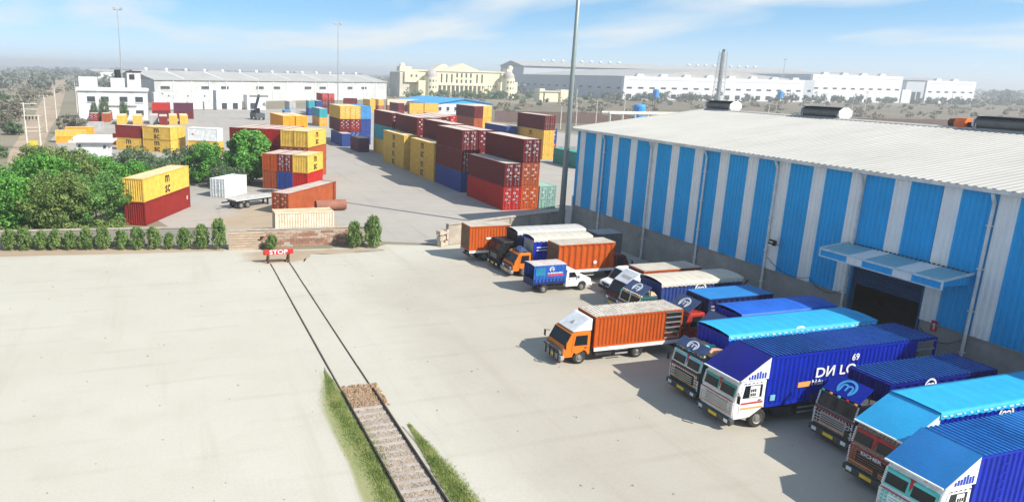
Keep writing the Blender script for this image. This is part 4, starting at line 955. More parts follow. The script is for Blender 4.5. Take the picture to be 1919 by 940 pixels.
def build_box(e, x0, x1, w, top, side_m, roof='ribbed', roof_m=None, z0=1.12, pitch=.3, depth=.05, rail=None, front_m=None, open_rear=0, arch=.0):
    frame_m = side_m; L = x1-x0; zt = top-(.10 if roof == 'tarp' else .04)
    f = MB()
    for x in (x0, x1-.1):
        for y in (0, w-.1): f.box(x, x+.1, y, y+.1, z0, zt)
    for y in (0, w-.08):
        f.box(x0+.1, x1-.1, y, y+.08, z0-.02, z0+.12); f.box(x0+.1, x1-.1, y, y+.08, zt-.10, zt)
    for x in (x0, x1-.08): f.box(x, x+.08, .1, w-.1, z0-.02, z0+.10); f.box(x, x+.08, .1, w-.1, zt-.1, zt)
    f.box(x0+.05, x1-.05, .05, w-.05, z0, z0+.06)
    f.obj('box_frame', frame_m, e)
    xs = x1-open_rear-.1
    pr = corr_profile(xs-x0-.1, pitch, depth)
    for side in (0, 1):
        s = MB()
        s.strip([(x0+.1+a, (.02+d) if side == 0 else w-.02-d, z0+.1) for a, d in pr], [(x0+.1+a, (.02+d) if side == 0 else w-.02-d, zt-.09) for a, d in pr]); s.obj('side_panel', side_m, e)
    pr = corr_profile(w-.2, .3, .04)
    s = MB(); s.strip([(x0+.03+d, .1+a, z0+.1) for a, d in pr], [(x0+.03+d, .1+a, zt-.09) for a, d in pr]); s.obj('front_panel', front_m or side_m, e)
    if not open_rear:
        for k in range(2):
            s = MB(); s.box(x1-.05, x1-.02, .1+k*(w-.2)/2, .1+(k+1)*(w-.2)/2-.01, z0+.1, zt-.1)
            for z in (.25, .5, .75): s.box(x1-.018, x1+.01, .15+k*(w-.2)/2, (k+1)*(w-.2)/2+.02, z0+(zt-z0)*z-.04, z0+(zt-z0)*z+.04)
            s.obj('rear_door', front_m or side_m, e)
    else:
        n = 6
        for side in (0, w-.05):
            for k in range(n): s = MB(); zz = z0+.15+(zt-z0-.3)*k/(n-1); s.box(xs, x1-.1, side, side+.05, zz, zz+.08); s.obj('slat', STEEL, e)
    if roof == 'tarp':
        nx = max(8, int(L/.14)); r = random.Random(int(x0*7+w*31))
        bows = max(4, round(L/.8))
        def fn(u, v):
            x = x0-.06+u*(L+.12); t = v*2-1
            sag = -.05*abs(math.sin(PI*bows*u))
            if abs(t) > .86:
                drop = (abs(t)-.86)/.14*.26*(1+.12*math.sin(u*bows*PI*4)); return (x, w/2+(w/2+.035)*(1 if t > 0 else -1), top+.0-drop+sag*.3)
            yv = w/2+(w/2+.03)*t/.86; return (x, yv+r.uniform(-.005, .005), top+arch*(1-(t/.86)**2)+sag*(1-(t/.86)**4)+.03+r.uniform(-.008, .008))
        s = MB(); s.grid(fn, nx, 14); tp = s.obj('tarpaulin', roof_m, e, smooth=True)
        s = MB(); nh = bows*2
        for k in range(nh):
            for yv in (-.06, w+.035): s.box(x0+L*(k+.12)/nh, x0+L*(k+.12+r.uniform(.3, .7))/nh, yv, yv+.025, top-.16+r.uniform(-.02, .02), top-.11)
        tag(s.obj('hem_rope', HEM, tp), kind='stuff')  # short pale bars stand in for highlights on the edge
    elif roof == 'ribbed':
        pr = corr_profile(L-.02, .26, .035, .1)
        s = MB(); s.strip([(x0+.01+a, .02, top-.03+d) for a, d in pr], [(x0+.01+a, w-.02, top-.03+d) for a, d in pr]); ro = s.obj('roof', roof_m, e)
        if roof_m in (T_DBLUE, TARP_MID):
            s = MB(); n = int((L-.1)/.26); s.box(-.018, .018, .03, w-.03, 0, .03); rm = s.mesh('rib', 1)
            for k in range(n): put('rib', rm, RIB_GLINT, ro, (x0+.2+k*(L-.3)/n, 0, top+.006))  # added bars carry painted glints across the roof
    else:
        s = MB(); s.box(x0+.005, x1-.005, .005, w-.005, top-.035, top); s.obj('roof', roof_m, e)
    if rail:
        s = MB()
        for side in (-.05, w+.005): s.box(x0, x1, side, side+.045, z0-.20, z0+.02)
        s.obj('side_rail', rail, e)
def chassis(e, x0, x1, w, xw, xr, rw=.5, dual=True):
    b = MB()
    for y in (w/2-.45, w/2+.33): b.box(x0+.3, x1-.05, y, y+.12, rw+.12, rw+.42)
    for x in np.arange(x0+2, x1-.5, 1.6): b.box(x, x+.1, .12, w-.12, rw+.42, rw+.58)
    b.box(x1-.16, x1-.06, .15, w-.15, rw-.02, rw+.1); b.obj('chassis', DARK_STEEL, e)
    b = MB(); b.box(xw+1.1, xw+2.3, .10, .55, rw-.05, rw+.45); b.obj('fuel_tank', DARK_STEEL, e)
    b = MB()
    for yv in (.02, w-.06):
        for z in (rw-.02, rw+.25): b.box(xw+2.5, xr[0]-.75, yv, yv+.04, z, z+.09)
    b.obj('side_guard', T_GREY, e)
    wheel(e, xw, .06, rw); wheel(e, xw, w-.06, rw, flip=True)
    for x in xr:
        wheel(e, x, .06, rw, .5 if dual else .28); wheel(e, x, w-.06, rw, .5 if dual else .28, flip=True)
    for x in xr:
        b = MB(); pr = [(x+(rw+.10)*math.cos(a), rw+(rw+.10)*math.sin(a)) for a in [PI*k/8 for k in range(1, 8)]]
        for yv in (.05, w-.55):
            for p, q in zip(pr[:-1], pr[1:]): b.add([(p[0], yv, p[1]), (q[0], yv, q[1]), (q[0], yv+.5, q[1]), (p[0], yv+.5, p[1])], [(0, 1, 2, 3)])
        b.obj('mudguard', BLACK, e)
def visor_board(e, w, xa, za, xb, zb, m, logo=LOGO_W, size=.85, inset=.12):
    a, c = Vector((xa, 0, za)), Vector((xb, 0, zb)); u = c-a; L = u.length; u.normalize(); n = Vector((-u.z, 0, u.x))
    b = MB(); ctr = (a+c)/2+Vector((0, w/2, 0)); b.obox(ctr, (0, w/2-inset, 0), u*L/2, n*.025); v = b.obj('visor', m, e)
    s = MB()
    for yv in (inset+.1, w-inset-.1): s.bar((xb-.02, yv, za-.1), (xb-.02, yv, zb-.04), .05)
    s.obj('visor_stay', DARK_STEEL, v)
    if logo:
        o = put('logo', LOGO, logo, v, ctr+n*.028); 
        M = Matrix((Vector((0, -1, 0)), -n, u)).transposed()
        o.rotation_euler = M.to_euler(); o.scale = (size, 1, min(size, L/1.08))
def visor_wedge(e, w, xf, zf, xb, zb, m, side_m=WHITE, edge=WHITE):
    """sloping sheet from the cab brow up to the box roof, with closed triangular cheeks"""
    b = MB(); nu, nv = 10, 8
    def fn(u, v):
        t = v*2-1; bulge = .06*math.sin(PI*u)*(1-t*t); return (xf+(xb-xf)*u, w/2+(w/2+.02)*t, zf+(zb-zf)*u+bulge)
    b.grid(fn, nu, nv); v = b.obj('visor_sheet', m, e, smooth=True)
    for y0 in (0.0, w-.03):
        s = MB(); s.prism_y([(xf+.12, zf-.03), (xb-.02, zf-.03), (xb-.02, zb-.05)], y0, y0+.03); ck = s.obj('visor_cheek', side_m, e)
        s = MB(); r = random.Random(3)
        for k in range(7):
            t = .35+.6*k/7; x = xf+(xb-xf)*t; hz = zf+(zb-zf)*t; y1 = y0-.008 if y0 == 0 else y0+.032
            s.box(x-.06, x+.05, y1, y1+.006, zf+.03, zf+.03+(hz-zf)*.62*r.uniform(.5, 1))
        tag(s.obj('painted_motif', LOGO_B, ck), kind='stuff')
    s = MB(); s.bar((xf, .0, zf), (xf, w, zf), .06); s.obj('brow_rail', edge, e)

def truck(name, lab, xf, y0, w, rev=False, cat='truck'):
    return empty(name, (xf, y0, 0) if not rev else (xf, y0+w, 0), PI if rev else 0, lab, cat, 'trucks parked along the shed')
def text_on(e, s, size, m, x, z, w, sx=1.0, name='lettering'):
    put(name, text_mesh(s, size), m, e, (x, -.015, z), 0, (sx, 1, 1))
def side_logo(e, x, z, w, m=LOGO_W, s=.8, ):
    put('logo', LOGO, m, e, (x, -.012, z), 0, s)

# -- large royal blue truck with the white decorated cab
e = truck('box_truck', 'royal blue ribbed box truck with white decorated cab and lettered side', 26.15, 26.2, 2.42)
zr = build_cab(e, 'flat', 2.42, 1.86, 1.62, ORN_W, T_WHITE, decor=True, door_stripes=True, screen_trim=GTRIM, rw=.52, trim=DECOR, grille=T_GREY)
build_box(e, 1.9, 13.2, 2.42, 3.82, T_BLUE, 'ribbed', T_DBLUE, open_rear=1.3)
chassis(e, 0, 13.1, 2.42, 1.62, (9.6, 10.75), .52); visor_wedge(e, 2.42, .05, 2.70, 1.92, 3.84, VISOR_DEEP)
text_on(e, 'DИ LO', .74, LOGO_W, 6.25, 2.62, 2.42, 1.2); text_on(e, 'Ndu', .42, LOGO_W, 5.1, 2.12, 2.42); text_on(e, '69', .5, LOGO_W, 7.45, 3.25, 2.42)
b = MB(); b.box(3.85, 4.65, -.014, -.006, 1.96, 2.24); b.obj('orange_panel', STRIPE_O, e)
b = MB(); b.box(2.15, 2.45, -.03, -.006, 1.45, 1.75); b.obj('hatch', BTRIM, e)
# -- cyan tarpaulin truck
e = truck('tarpaulin_truck', 'blue truck with cyan tarpaulin roof, teal cab and salmon bundles on top', 26.6, 29.25, 2.42)
zr = build_cab(e, 'flat', 2.42, 1.55, 1.4, ORN_D, T_TEAL, decor=True, screen_trim=BTRIM, rw=.52, trim=DECOR, grille=BLACK)
build_box(e, 1.6, 12.0, 2.42, 3.80, T_BLUE, 'tarp', TARP_CYAN, arch=.08); chassis(e, 0, 11.9, 2.42, 1.4, (8.6, 9.75), .52)
visor_board(e, 2.42, .12, 2.70, .62, 3.12, VISOR_NAVY, size=.75)
for x0_, x1_, y0_, y1_, z_, m in ((.5, 1.55, .0, .62, .36, PINK), (.62, 1.5, .66, .98, .42, TTRIM), (.7, 1.5, 1.05, 1.75, .34, PINK), (.7, 1.5, 1.8, 2.4, .3, T_GREY)):
    b = MB(); b.box(x0_, x1_, y0_, y1_, zr+.02, zr+z_); b.obj('roof_bundle', m, e)
side_logo(e, 6.4, 3.45, 2.42, s=1.0)
# -- bright blue tarpaulin truck, mostly hidden
e = truck('tarpaulin_truck', 'bright blue tarpaulin truck squeezed behind the cyan roofed truck', 30.3, 32.4, 2.2)
build_cab(e, 'mid', 2.2, 1.6, 1.25, T_NAVY, T_NAVY, zr=2.5); build_box(e, 1.65, 8.8, 2.2, 3.62, T_BLUE, 'tarp', TARP_BLUE, arch=.10); chassis(e, 0, 8.7, 2.2, 1.25, (6.6,), .5)
visor_board(e, 2.2, .3, 2.5, 1.2, 3.3, VISOR_NAVY, None)
# -- blue box truck with the red cab
e = truck('box_truck', 'navy box truck with small red cab and logo visor', 31.2, 36.3, 2.2)
build_cab(e, 'mid', 2.2, 1.6, 1.2, T_MAROON, T_RED, zr=2.42, rw=.46); build_box(e, 1.75, 6.95, 2.2, 3.34, T_NAVY, 'flat', TARP_MID, z0=1.0, pitch=.45, depth=.08); chassis(e, 0, 6.9, 2.2, 1.2, (5.2,), .46)
visor_board(e, 2.2, .35, 2.46, 1.25, 3.16, VISOR_NAVY, size=.85)
b = MB(); [b.box(1.95, 2.25, -.02, -.012, 1.3+k*.24, 1.42+k*.24) for k in range(7)]; b.obj('print_line', T_GREY, e)
# -- cream tarpaulin truck
e = truck('tarpaulin_truck', 'navy truck with cream tarpaulin roof and logo visor over teal cab', 30.4, 40.0, 2.4)
build_cab(e, 'flat', 2.4, 1.55, 1.3, T_TEAL, T_TEAL, zr=2.45, decor=True, rw=.48); build_box(e, 1.75, 8.6, 2.4, 3.36, paint('steel_blue', (.025, .055, .22)), 'tarp', TARP_CREAM, z0=1.0, arch=.12); chassis(e, 0, 8.5, 2.4, 1.3, (6.5,), .48)
visor_board(e, 2.4, .25, 2.52, 1.05, 3.08, VISOR_NAVY, size=.8); side_logo(e, 5.0, 2.75, 2.4, s=.95)
b = MB(); b.grid(lambda u, v: (1.0+.6*u, .2+1.0*v, 2.46+.25*(max(0, 1-(2*u-1)**2))**.5*(max(0, 1-(2*v-1)**4))**.5), 8, 8); b.obj('roof_bundle', PINK, e, smooth=True)
# -- maroon cab truck with white deflector
e = truck('box_truck', 'orange box truck with maroon cab and white wind deflector', 31.7, 43.9, 1.95)
build_cab(e, 'lcv', 1.95, 1.7, 1.1, T_MAROON, T_MAROON, zr=2.1, rw=.42); build_box(e, 1.85, 7.0, 1.95, 3.14, T_ORANGE, 'flat', ROOF_BOX, z0=.95, front_m=T_MAROON); chassis(e, 0, 6.9, 1.95, 1.1, (5.2,), .42)
b = MB(); b.prism_y([(.55, 2.12), (1.55, 2.9), (1.75, 2.9), (1.75, 2.12)], .08, 1.87); dfl = b.obj('wind_deflector', T_WHITE, e)
b = MB(); [b.obox(Vector((1.0, .45+k*.18, 2.47))+Vector((-.615, 0, .788))*.008, (0, .06, 0), Vector((.788, 0, .615))*.14, Vector((-.615, 0, .788))*.004) for k in range(6)]; b.obj('print_line', T_GREY, dfl)
# -- white van
e = empty('van', (33.5, 47.7, 0), 0, 'white van nose showing behind the maroon cab truck', 'van')
b = MB(); b.prism_y([(.1, .35), (0, .6), (.05, .95), (.75, 1.12), (1.35, 1.9), (1.6, 2.0), (4.4, 2.0), (4.5, 1.7), (4.5, .35)], 0, 1.75); b.obj('body', T_WHITE, e)
b = MB(); b.obox((1.04, .875, 1.52), (0, .76, 0), Vector((.30, 0, .39))*.92, (-.012, 0, .009)); b.obj('windscreen', GLASS, e)
for y0 in (-.012, 1.75): b = MB(); b.prism_y([(1.15, 1.2), (1.65, 1.85), (2.3, 1.85), (2.3, 1.2)], y0, y0+.012); b.obj('side_window', GLASS, e)
b = MB(); b.box(-.08, .1, -.02, 1.77, .35, .6); b.obj('bumper', BLACK, e); b = MB(); b.box(-.02, .02, .4, 1.35, .68, .86); b.obj('grille', BLACK, e)
for yv in (.08, 1.4): b = MB(); b.box(-.03, .02, yv, yv+.27, .7, .9); b.obj('headlight', LAMP, e)
for xx in (.85, 3.6): wheel(e, xx, .0, .32, .2); wheel(e, xx, 1.75, .32, .2, True)
# -- orange ribbed box truck out in the yard
e = truck('box_truck', 'orange ribbed box truck with white slanted deflector standing out in the yard', 22.2, 35.85, 2.05)
build_cab(e, 'lcv', 2.05, 1.85, 1.2, T_BROWN, T_CAB_OR, zr=2.08, rw=.44, grille=T_GREY); build_box(e, 2.1, 8.45, 2.05, 3.0, T_ORANGE, 'ribbed', mat('peeling_white_roof', (.62, .56, .48), .8, var=.2, dirt=.8, dirt_col=(.12, .09, .07), scale=1.6), z0=.98, pitch=.26, rail=WHITE, open_rear=1.15, front_m=T_MAROON); chassis(e, 0, 8.3, 2.05, 1.2, (5.35,), .44)
b = MB(); b.prism_y([(.62, 2.1), (1.75, 2.86), (1.95, 2.86), (1.95, 2.1)], .1, 1.95); dfl = b.obj('wind_deflector', T_WHITE, e)
nv = Vector((-.558, 0, .83)); t = MB(); c = Vector((1.15, 1.02, 2.455))+nv*.006; uu = Vector((.83, 0, .558)); t.add([c+Vector((0, -.2, 0))-uu*.18, c+Vector((0, .2, 0))-uu*.18, c+uu*.2], [(0, 1, 2)]); t.obj('emblem', T_GREY, dfl)
b = MB()
for k in range(4): b.box(-.26, -.2, .15+k*.5, .2+k*.5, .35, .95)
b.box(-.26, -.2, .1, 1.95, .9, .96); b.obj('bull_bar', BLACK, e)
# -- dark cab truck with silver front (visor logo) between the white-cab and red-cab trucks
e = truck('box_truck', 'deep blue flat roofed truck with silver grey cab and bright logo visor', 29.9, 22.75, 2.25)
zr = build_cab(e, 'flat', 2.25, 1.6, 1.3, ORN_G, paint('cab_charcoal', (.10, .10, .10)), decor=True, rw=.5, zr=2.45, trim=BLACK, grille=T_GREY); build_box(e, 1.85, 8.95, 2.25, 3.42, T_DBLUE, 'ribbed', T_DBLUE, z0=1.05, pitch=.6, depth=.1); chassis(e, 0, 8.9, 2.25, 1.3, (6.2, 7.3), .5)
visor_board(e, 2.25, .2, 2.54, .95, 3.22, T_BLUE, mat('sky_blue_lettering', (.08, .42, .75), .5), .9); side_logo(e, 4.4, 3.08, 2.25, s=.75)
# -- cyan cover truck with the red cab
e = truck('tarpaulin_truck', 'truck with cyan tarpaulin over box and cab brow, dark red cab', 28.2, 19.3, 2.25)
zr = build_cab(e, 'flat', 2.25, 1.85, 1.5, ORN_R, ORN_B, decor=True, screen_trim=RTRIM, rw=.5, trim=T_BROWN, grille=BLACK); build_box(e, 1.95, 12.2, 2.25, 3.82, T_BLUE, 'tarp', TARP_CYAN, arch=.04); chassis(e, 0, 12.1, 2.25, 1.5, (8.8, 9.95), .5)
visor_wedge(e, 2.25, .05, 2.72, 2.0, 3.84, TARP_CYAN, mat('pale_cyan_cheek', (.6, .75, .8), .5), WHITE); text_on(e, 'CON', .52, LOGO_B, 1.35, 3.02, 2.25)
o = put('lettering', text_mesh('EICHER', .2), LOGO_W, e, (-.072, 1.12, 1.46)); o.rotation_euler = (0, 0, -PI/2); o.scale = (1.5, 1, 1)
side_logo(e, 5.9, 3.28, 2.25, s=.9)
# -- nearest truck
e = truck('box_truck', 'truck nearest the camera, white and aqua cab under a mid blue visor sheet', 26.35, 16.3, 2.3)
zr = build_cab(e, 'flat', 2.3, 1.65, 1.5, ORN_T, T_WHITE, decor=True, screen_trim=TTRIM, rw=.5, trim=TTRIM, grille=T_WHITE, door_stripes=True); build_box(e, 1.72, 13.0, 2.3, 3.82, T_BLUE, 'ribbed', TARP_MID); chassis(e, 0, 12.9, 2.3, 1.5, (9.2, 10.3), .5)
visor_wedge(e, 2.3, .05, 2.72, 1.75, 3.84, TARP_MID)
for k in range(6): b = MB(); b.box(2.9, 3.2, -.05, -.01, 1.5+k*.36, 1.53+k*.36); b.obj('ladder_rung', T_BLUE, e)
# -- orange truck parked nose in, far end
e = truck('box_truck', 'orange box truck parked nose to the wall beside the crumbling wall end', 32.4, 60.4, 2.1, True)
build_cab(e, 'mid', 2.1, 1.6, 1.2, T_MAROON, T_MAROON, rw=.48); build_box(e, 1.7, 5.9, 2.1, 3.42, T_ORANGE, 'flat', ROOF_BOX, z0=1.05, rail=WHITE, front_m=mat('brown_rear', (.16, .09, .05), .7, dirt=.4)); chassis(e, 0, 5.8, 2.1, 1.2, (4.3,), .48)
b = MB(); b.box(3.7, 4.2, 2.105, 2.115, 2.1, 2.3); b.obj('badge', LOGO_W, e)
# -- white tarp truck with dark cab
e = truck('tarpaulin_truck', 'truck with arched white tarpaulin and black cab behind the orange-cab truck', 28.0, 57.0, 2.3)
build_cab(e, 'flat', 2.3, 1.6, 1.3, BLACK, BLACK, rw=.48, trim=BLACK); build_box(e, 1.7, 8.6, 2.3, 3.45, T_NAVY, 'tarp', TARP_WHITE, z0=1.05, arch=.15, front_m=BLACK); chassis(e, 0, 8.5, 2.3, 1.3, (6.4,), .48)
# -- orange cab truck, cream tarp
e = truck('tarpaulin_truck', 'blue truck with cream tarpaulin, orange cab and crumpled blue visor', 28.1, 54.55, 2.05)
build_cab(e, 'lcv', 2.05, 1.75, 1.2, T_MAROON, T_CAB_OR, zr=2.12, rw=.46); build_box(e, 1.95, 7.7, 2.05, 3.36, T_BLUE, 'tarp', TARP_CREAM, z0=1.0, arch=.14, front_m=T_GREY); chassis(e, 0, 7.6, 2.05, 1.2, (5.6,), .46)
b = MB(); rr_ = random.Random(8); b.grid(lambda u, v: (.75+.9*u, .25+1.5*v, 2.14+.42*math.sin(PI*min(1, u*.8+.1))*math.sin(PI*(v*.9+.05))+rr_.uniform(-.04, .04)), 8, 8); b.obj('folded_tarpaulin', VISOR_NAVY, e)
b = MB(); b.box(2.2, 4.2, -.03, -.012, 2.55, 2.62); b.box(2.2, 4.2, -.03, -.012, 2.3, 2.37); b.obj('white_strap', WHITE, e)
# -- orange truck nose in, beside the pickup
e = truck('box_truck', 'orange ribbed box truck facing the shed, white lower rail, behind the pickup', 38.4, 52.3, 1.95, True)
build_cab(e, 'lcv', 1.95, 1.6, 1.1, T_MAROON, T_MAROON, zr=2.1, rw=.44); build_box(e, 1.7, 7.2, 1.95, 3.3, T_ORANGE, 'flat', ROOF_BOX, z0=1.0, pitch=.6, depth=.09, rail=WHITE, front_m=mat('brown_rear', (.16, .09, .05), .7)); chassis(e, 0, 7.1, 1.95, 1.1, (5.4,), .44)
b = MB(); b.bar((1.3, .1, 2.1), (.8, .1, 2.9), .1, .3); b.obj('deflector_edge', T_WHITE, e)
b = MB(); b.tube((3.6, 1.96, 1.6), (3.6, 1.975, 1.6), .16, n=14); b.obj('badge', LOGO_W, e)
# -- grey box body by the wall
e = empty('site_cabin', (37.7, 56.6, 0), 0, 'grey flat roofed box body standing close to the shed wall', 'cabin')
build_box(e, 0, 2.7, 2.0, 3.0, paint('dull_grey', (.16, .16, .16)), 'flat', mat('grey_box_roof', (.34, .35, .33), .8), z0=.25)
for xx in (.3, 2.2): b = MB(); b.box(xx, xx+.2, .2, 1.8, 0, .25); b.obj('skid', DARK_STEEL, e)
# -- pickup
e = empty('pickup', (32.9, 51.42, 0), PI, 'small pickup with blue covered bed and white cab', 'pickup', 'trucks parked along the shed')
w = 1.68
b = MB(); P = [(.05, .42), (0, .6), (.03, .98), (.18, 1.04), (1.02, 1.12), (1.42, 1.72), (1.62, 1.80), (2.3, 1.80), (2.36, 1.1), (2.36, .42), (1.28, .42)]
for k in range(9):
    a = PI*k/8; P.append((.84+.42*math.cos(a), .40+.42*math.sin(a)))
b.prism_y(P, .02, w-.02); b.obj('cab', T_WHITE, e)
b = MB(); b.obox((1.23, w/2, 1.44), (0, w/2-.1, 0), (.17, 0, .26), (-.012, 0, .008)); b.obj('windscreen', GLASS, e)
for y0 in (0.004, w-.02):
    b = MB(); b.prism_y([(1.2, .55), (1.2, 1.15), (1.55, 1.70), (2.22, 1.70), (2.22, .55)], y0, y0+.016); d = b.obj('door', T_WHITE, e)
    yy0 = y0-.008 if y0 < 1 else y0+.016
    b = MB(); b.prism_y([(1.34, 1.18), (1.62, 1.62), (2.12, 1.62), (2.12, 1.18)], yy0, yy0+.008); b.obj('side_window', GLASS, d); b = MB(); b.box(2.0, 2.14, yy0, yy0+.02, 1.02, 1.06); b.obj('handle', BLACK, d)
    b = MB(); ym = -.12 if y0 < 1 else w+.12; b.obox((1.28, ym, 1.22), (.02, 0, 0), (0, .08, 0), (0, 0, .1)); b.obj('mirror', BLACK, e)
b = MB(); b.box(-.1, .08, -.01, w+.01, .40, .6); b.obj('bumper', T_WHITE, e); b = MB(); b.box(-.01, .04, .4, w-.4, .66, .9); b.obj('grille', BLACK, e)
for yv in (.1, w-.36): b = MB(); b.box(-.02, .04, yv, yv+.26, .7, .9); b.obj('headlight', LAMP, e)
b = MB(); b.box(2.45, 5.35, .0, w, .75, .83)
for yv in (0, w-.04): b.box(2.45, 5.35, yv, yv+.04, .83, 1.2)
b.obj('cargo_bed', T_NAVY, e); b = MB(); b.box(.6, 5.2, .4, .5, .45, .74); b.box(.6, 5.2, w-.5, w-.4, .45, .74); b.obj('chassis', DARK_STEEL, e)
CANVAS = mat('blue_canvas', (.018, .10, .42), .6, var=.15, dirt=.15, dirt_col=(.05, .15, .4), bump=.25)
pr = corr_profile(2.9, .34, .03)
for yv, s in ((-.02, 1), (w+.02, -1)):
    b = MB(); b.strip([(2.45+a, yv+s*d, .95) for a, d in pr], [(2.45+a, yv+s*d, 2.34) for a, d in pr]); b.obj('canvas_side', CANVAS, e)
b = MB(); b.box(2.46, 2.5, .02, w-.02, .95, 2.34); b.obj('canvas_front', CANVAS, e); b = MB(); b.grid(lambda u, v: (2.42+2.96*u, -.03+(w+.06)*v, 2.345+.06*math.sin(PI*v)-.015*abs(math.sin(PI*4*u))), 16, 6); b.obj('canvas_roof', mat('faded_canvas_roof', (.50, .46, .44), .8, dirt=.3), e, smooth=True)
for x in (2.47, 3.4, 4.4, 5.3):
    for yv in (.03, w-.07): b = MB(); b.box(x, x+.04, yv, yv+.04, .83, 2.33); b.obj('hoop_post', DARK_STEEL, e)
b = MB(); b.box(5.35, 5.39, .02, w-.02, .6, 1.2); b.obj('tailgate', T_NAVY, e)
put('logo', LOGO, LOGO_W, e, (3.75, w+.035, 2.0), PI, .42); b = MB(); r_ = random.Random(1); [b.box(2.75+k*.14, 2.85+k*.14, w+.022, w+.034, 1.62, 1.62+r_.uniform(.08, .12)) for k in range(10)]; b.obj('print_line', LOGO_W, e)
b = MB(); b.box(2.7, 4.1, w+.022, w+.034, 1.42, 1.56); b.obj('red_print', LOGO_R, e); b = MB(); b.box(4.35, 5.2, w+.022, w+.03, 1.5, 2.15); b.obj('teal_patch', TTRIM if False else mat('teal_canvas_patch', (.02, .2, .34), .6), e)
for xx in (.84, 4.35): wheel(e, xx, .02, .36, .22); wheel(e, xx, w-.02, .36, .22, True)

# ================================================================== vegetation
LEAF_A = leaf_mat('leaf_green', (.06, .14, .032), (.12, .27, .06), (.22, .38, .10))
LEAF_B = leaf_mat('leaf_olive', (.085, .14, .035), (.16, .245, .06), (.27, .34, .10))
LEAF_C = leaf_mat('leaf_bright', (.05, .17, .025), (.11, .33, .045), (.22, .46, .09))
LEAF_D = leaf_mat('leaf_grey_green', (.07, .115, .065), (.12, .19, .09), (.19, .27, .13))
LEAF_S = leaf_mat('leaf_scrub', (.17, .165, .115), (.24, .225, .16), (.33, .30, .22))
LEAF_F = leaf_mat('leaf_far', (.13, .155, .12), (.17, .195, .15), (.21, .23, .18))  # paled so the colour carries part of the distance haze
BARK = mat('bark', (.10, .07, .045), .95, dirt=.4)
def leaf_arrays(centers, radii, per, size, seed, flat=.35):
    """leaf quads scattered through clumps; returns verts (n*4,3)"""
    g = np.random.default_rng(seed); C = np.repeat(np.array(centers, float), per, 0); Rr = np.repeat(np.array(radii, float), per, 0)
    n = len(C); d = g.normal(size=(n, 3)); d /= np.linalg.norm(d, axis=1, keepdims=True)
    rad = g.uniform(.35, 1.0, (n, 1))**.6; P = C+d*rad*Rr
    nrm = d*.8+g.normal(size=(n, 3))*.55+np.array([0, 0, flat]); nrm /= np.linalg.norm(nrm, axis=1, keepdims=True)
    t = np.cross(nrm, g.normal(size=(n, 3))); t /= np.linalg.norm(t, axis=1, keepdims=True)+1e-9; b = np.cross(nrm, t)
    s = (size*g.uniform(.6, 1.3, (n, 1))); a = s*.5
    V = np.stack([P-t*s-b*a*.3, P-b*a, P+t*s+b*a*.2, P+b*a], 1).reshape(-1, 3)
    return V
def quads_mesh(name, V, m):
    n = len(V)//4; me = bpy.data.meshes.new(name); me.vertices.add(len(V)); me.vertices.foreach_set('co', V.astype(np.float32).ravel())
    me.loops.add(n*4); me.loops.foreach_set('vertex_index', np.arange(n*4, dtype=np.int32)); me.polygons.add(n); me.polygons.foreach_set('loop_start', np.arange(0, n*4, 4, dtype=np.int32))
    me.polygons.foreach_set('loop_total', np.full(n, 4, np.int32)); me.update(calc_edges=True); me.materials.append(m); return me
def tree_meshes(h, rx, rz, clumps, per, size, seed, leaf, z0=None, shape='round'):
    r = random.Random(seed); cz = z0 if z0 is not None else h-rz; cen = []; rad = []
    tr = MB(); tr.tube((0, 0, -.1), (.1, 0, h*.3), .05*h**.8*.55, .04*h**.8*.45, n=8)
    for k in range(clumps):
        while True:
            p = Vector((r.uniform(-1, 1), r.uniform(-1, 1), r.uniform(-.75, 1)))
            if p.length < 1 and p.length > .30: break
        if shape == 'cone': f = 1-.62*max(0, (p.z+.2)); p.x *= f; p.y *= f
        c = (p.x*rx*r.uniform(.85, 1.12), p.y*rx*r.uniform(.85, 1.12), max(.25, cz+p.z*rz)); cen.append(c); q = r.uniform(.16, .34)*rx; rad.append((q, q, q*.75))
        if k < 12: 
            a = Vector((.1, 0, h*.28)); m2 = a.lerp(Vector(c), .5)+Vector((0, 0, .1*h)); tr.tube(a, m2, .014*h, .009*h, n=5, cap=False); tr.tube(m2, c, .009*h, .003*h, n=5, cap=False)
    return tr.mesh('trunk', 1), quads_mesh('crown', leaf_arrays(cen, rad, per, size, seed), leaf)
def tree(me, x, y, lab, rot=0, s=1., name='tree', cat='tree', group=None, sz=None):
    e = empty(name, (x, y, 0), rot, lab, cat, group); sv = (s, s, sz or s)
    put('trunk', me[0], BARK, e, scale=sv); put('crown', me[1], None, e, scale=sv); return e
BT = [tree_meshes(6.2, 3.4, 3.0, 100, 100, .165, 21, LEAF_A, 3.1), tree_meshes(6.8, 3.6, 3.2, 105, 100, .165, 22, LEAF_B, 3.2), tree_meshes(6.4, 3.3, 3.1, 100, 100, .165, 23, LEAF_C, 3.0),
      tree_meshes(5.0, 3.6, 2.4, 90, 70, .20, 24, LEAF_D, 2.4), tree_meshes(6.4, 2.6, 3.3, 170, 95, .22, 25, LEAF_C, 3.3)]
GT = 'broadleaf trees in the clump behind the hedge'
tree(BT[2], -16.2, 82.5, 'bright green tree at the left end of the clump behind the hedge', .3, 1.02, group=GT)
tree(BT[1], -11.4, 82.2, 'olive toned tree in the front of the clump behind the hedge', 1.3, 1.0, group=GT)
tree(BT[0], -7.6, 83.8, 'dark green tree next to the yellow and red container pair', 2.1, 1.0, group=GT)
tree(BT[2], -13.6, 90.5, 'tall bright tree at the back of the clump behind the hedge', 4.0, 1.2, group=GT)
tree(BT[1], -12.2, 99.5, 'olive tree rising behind the clump toward the dirt path', .9, 1.12, group=GT)
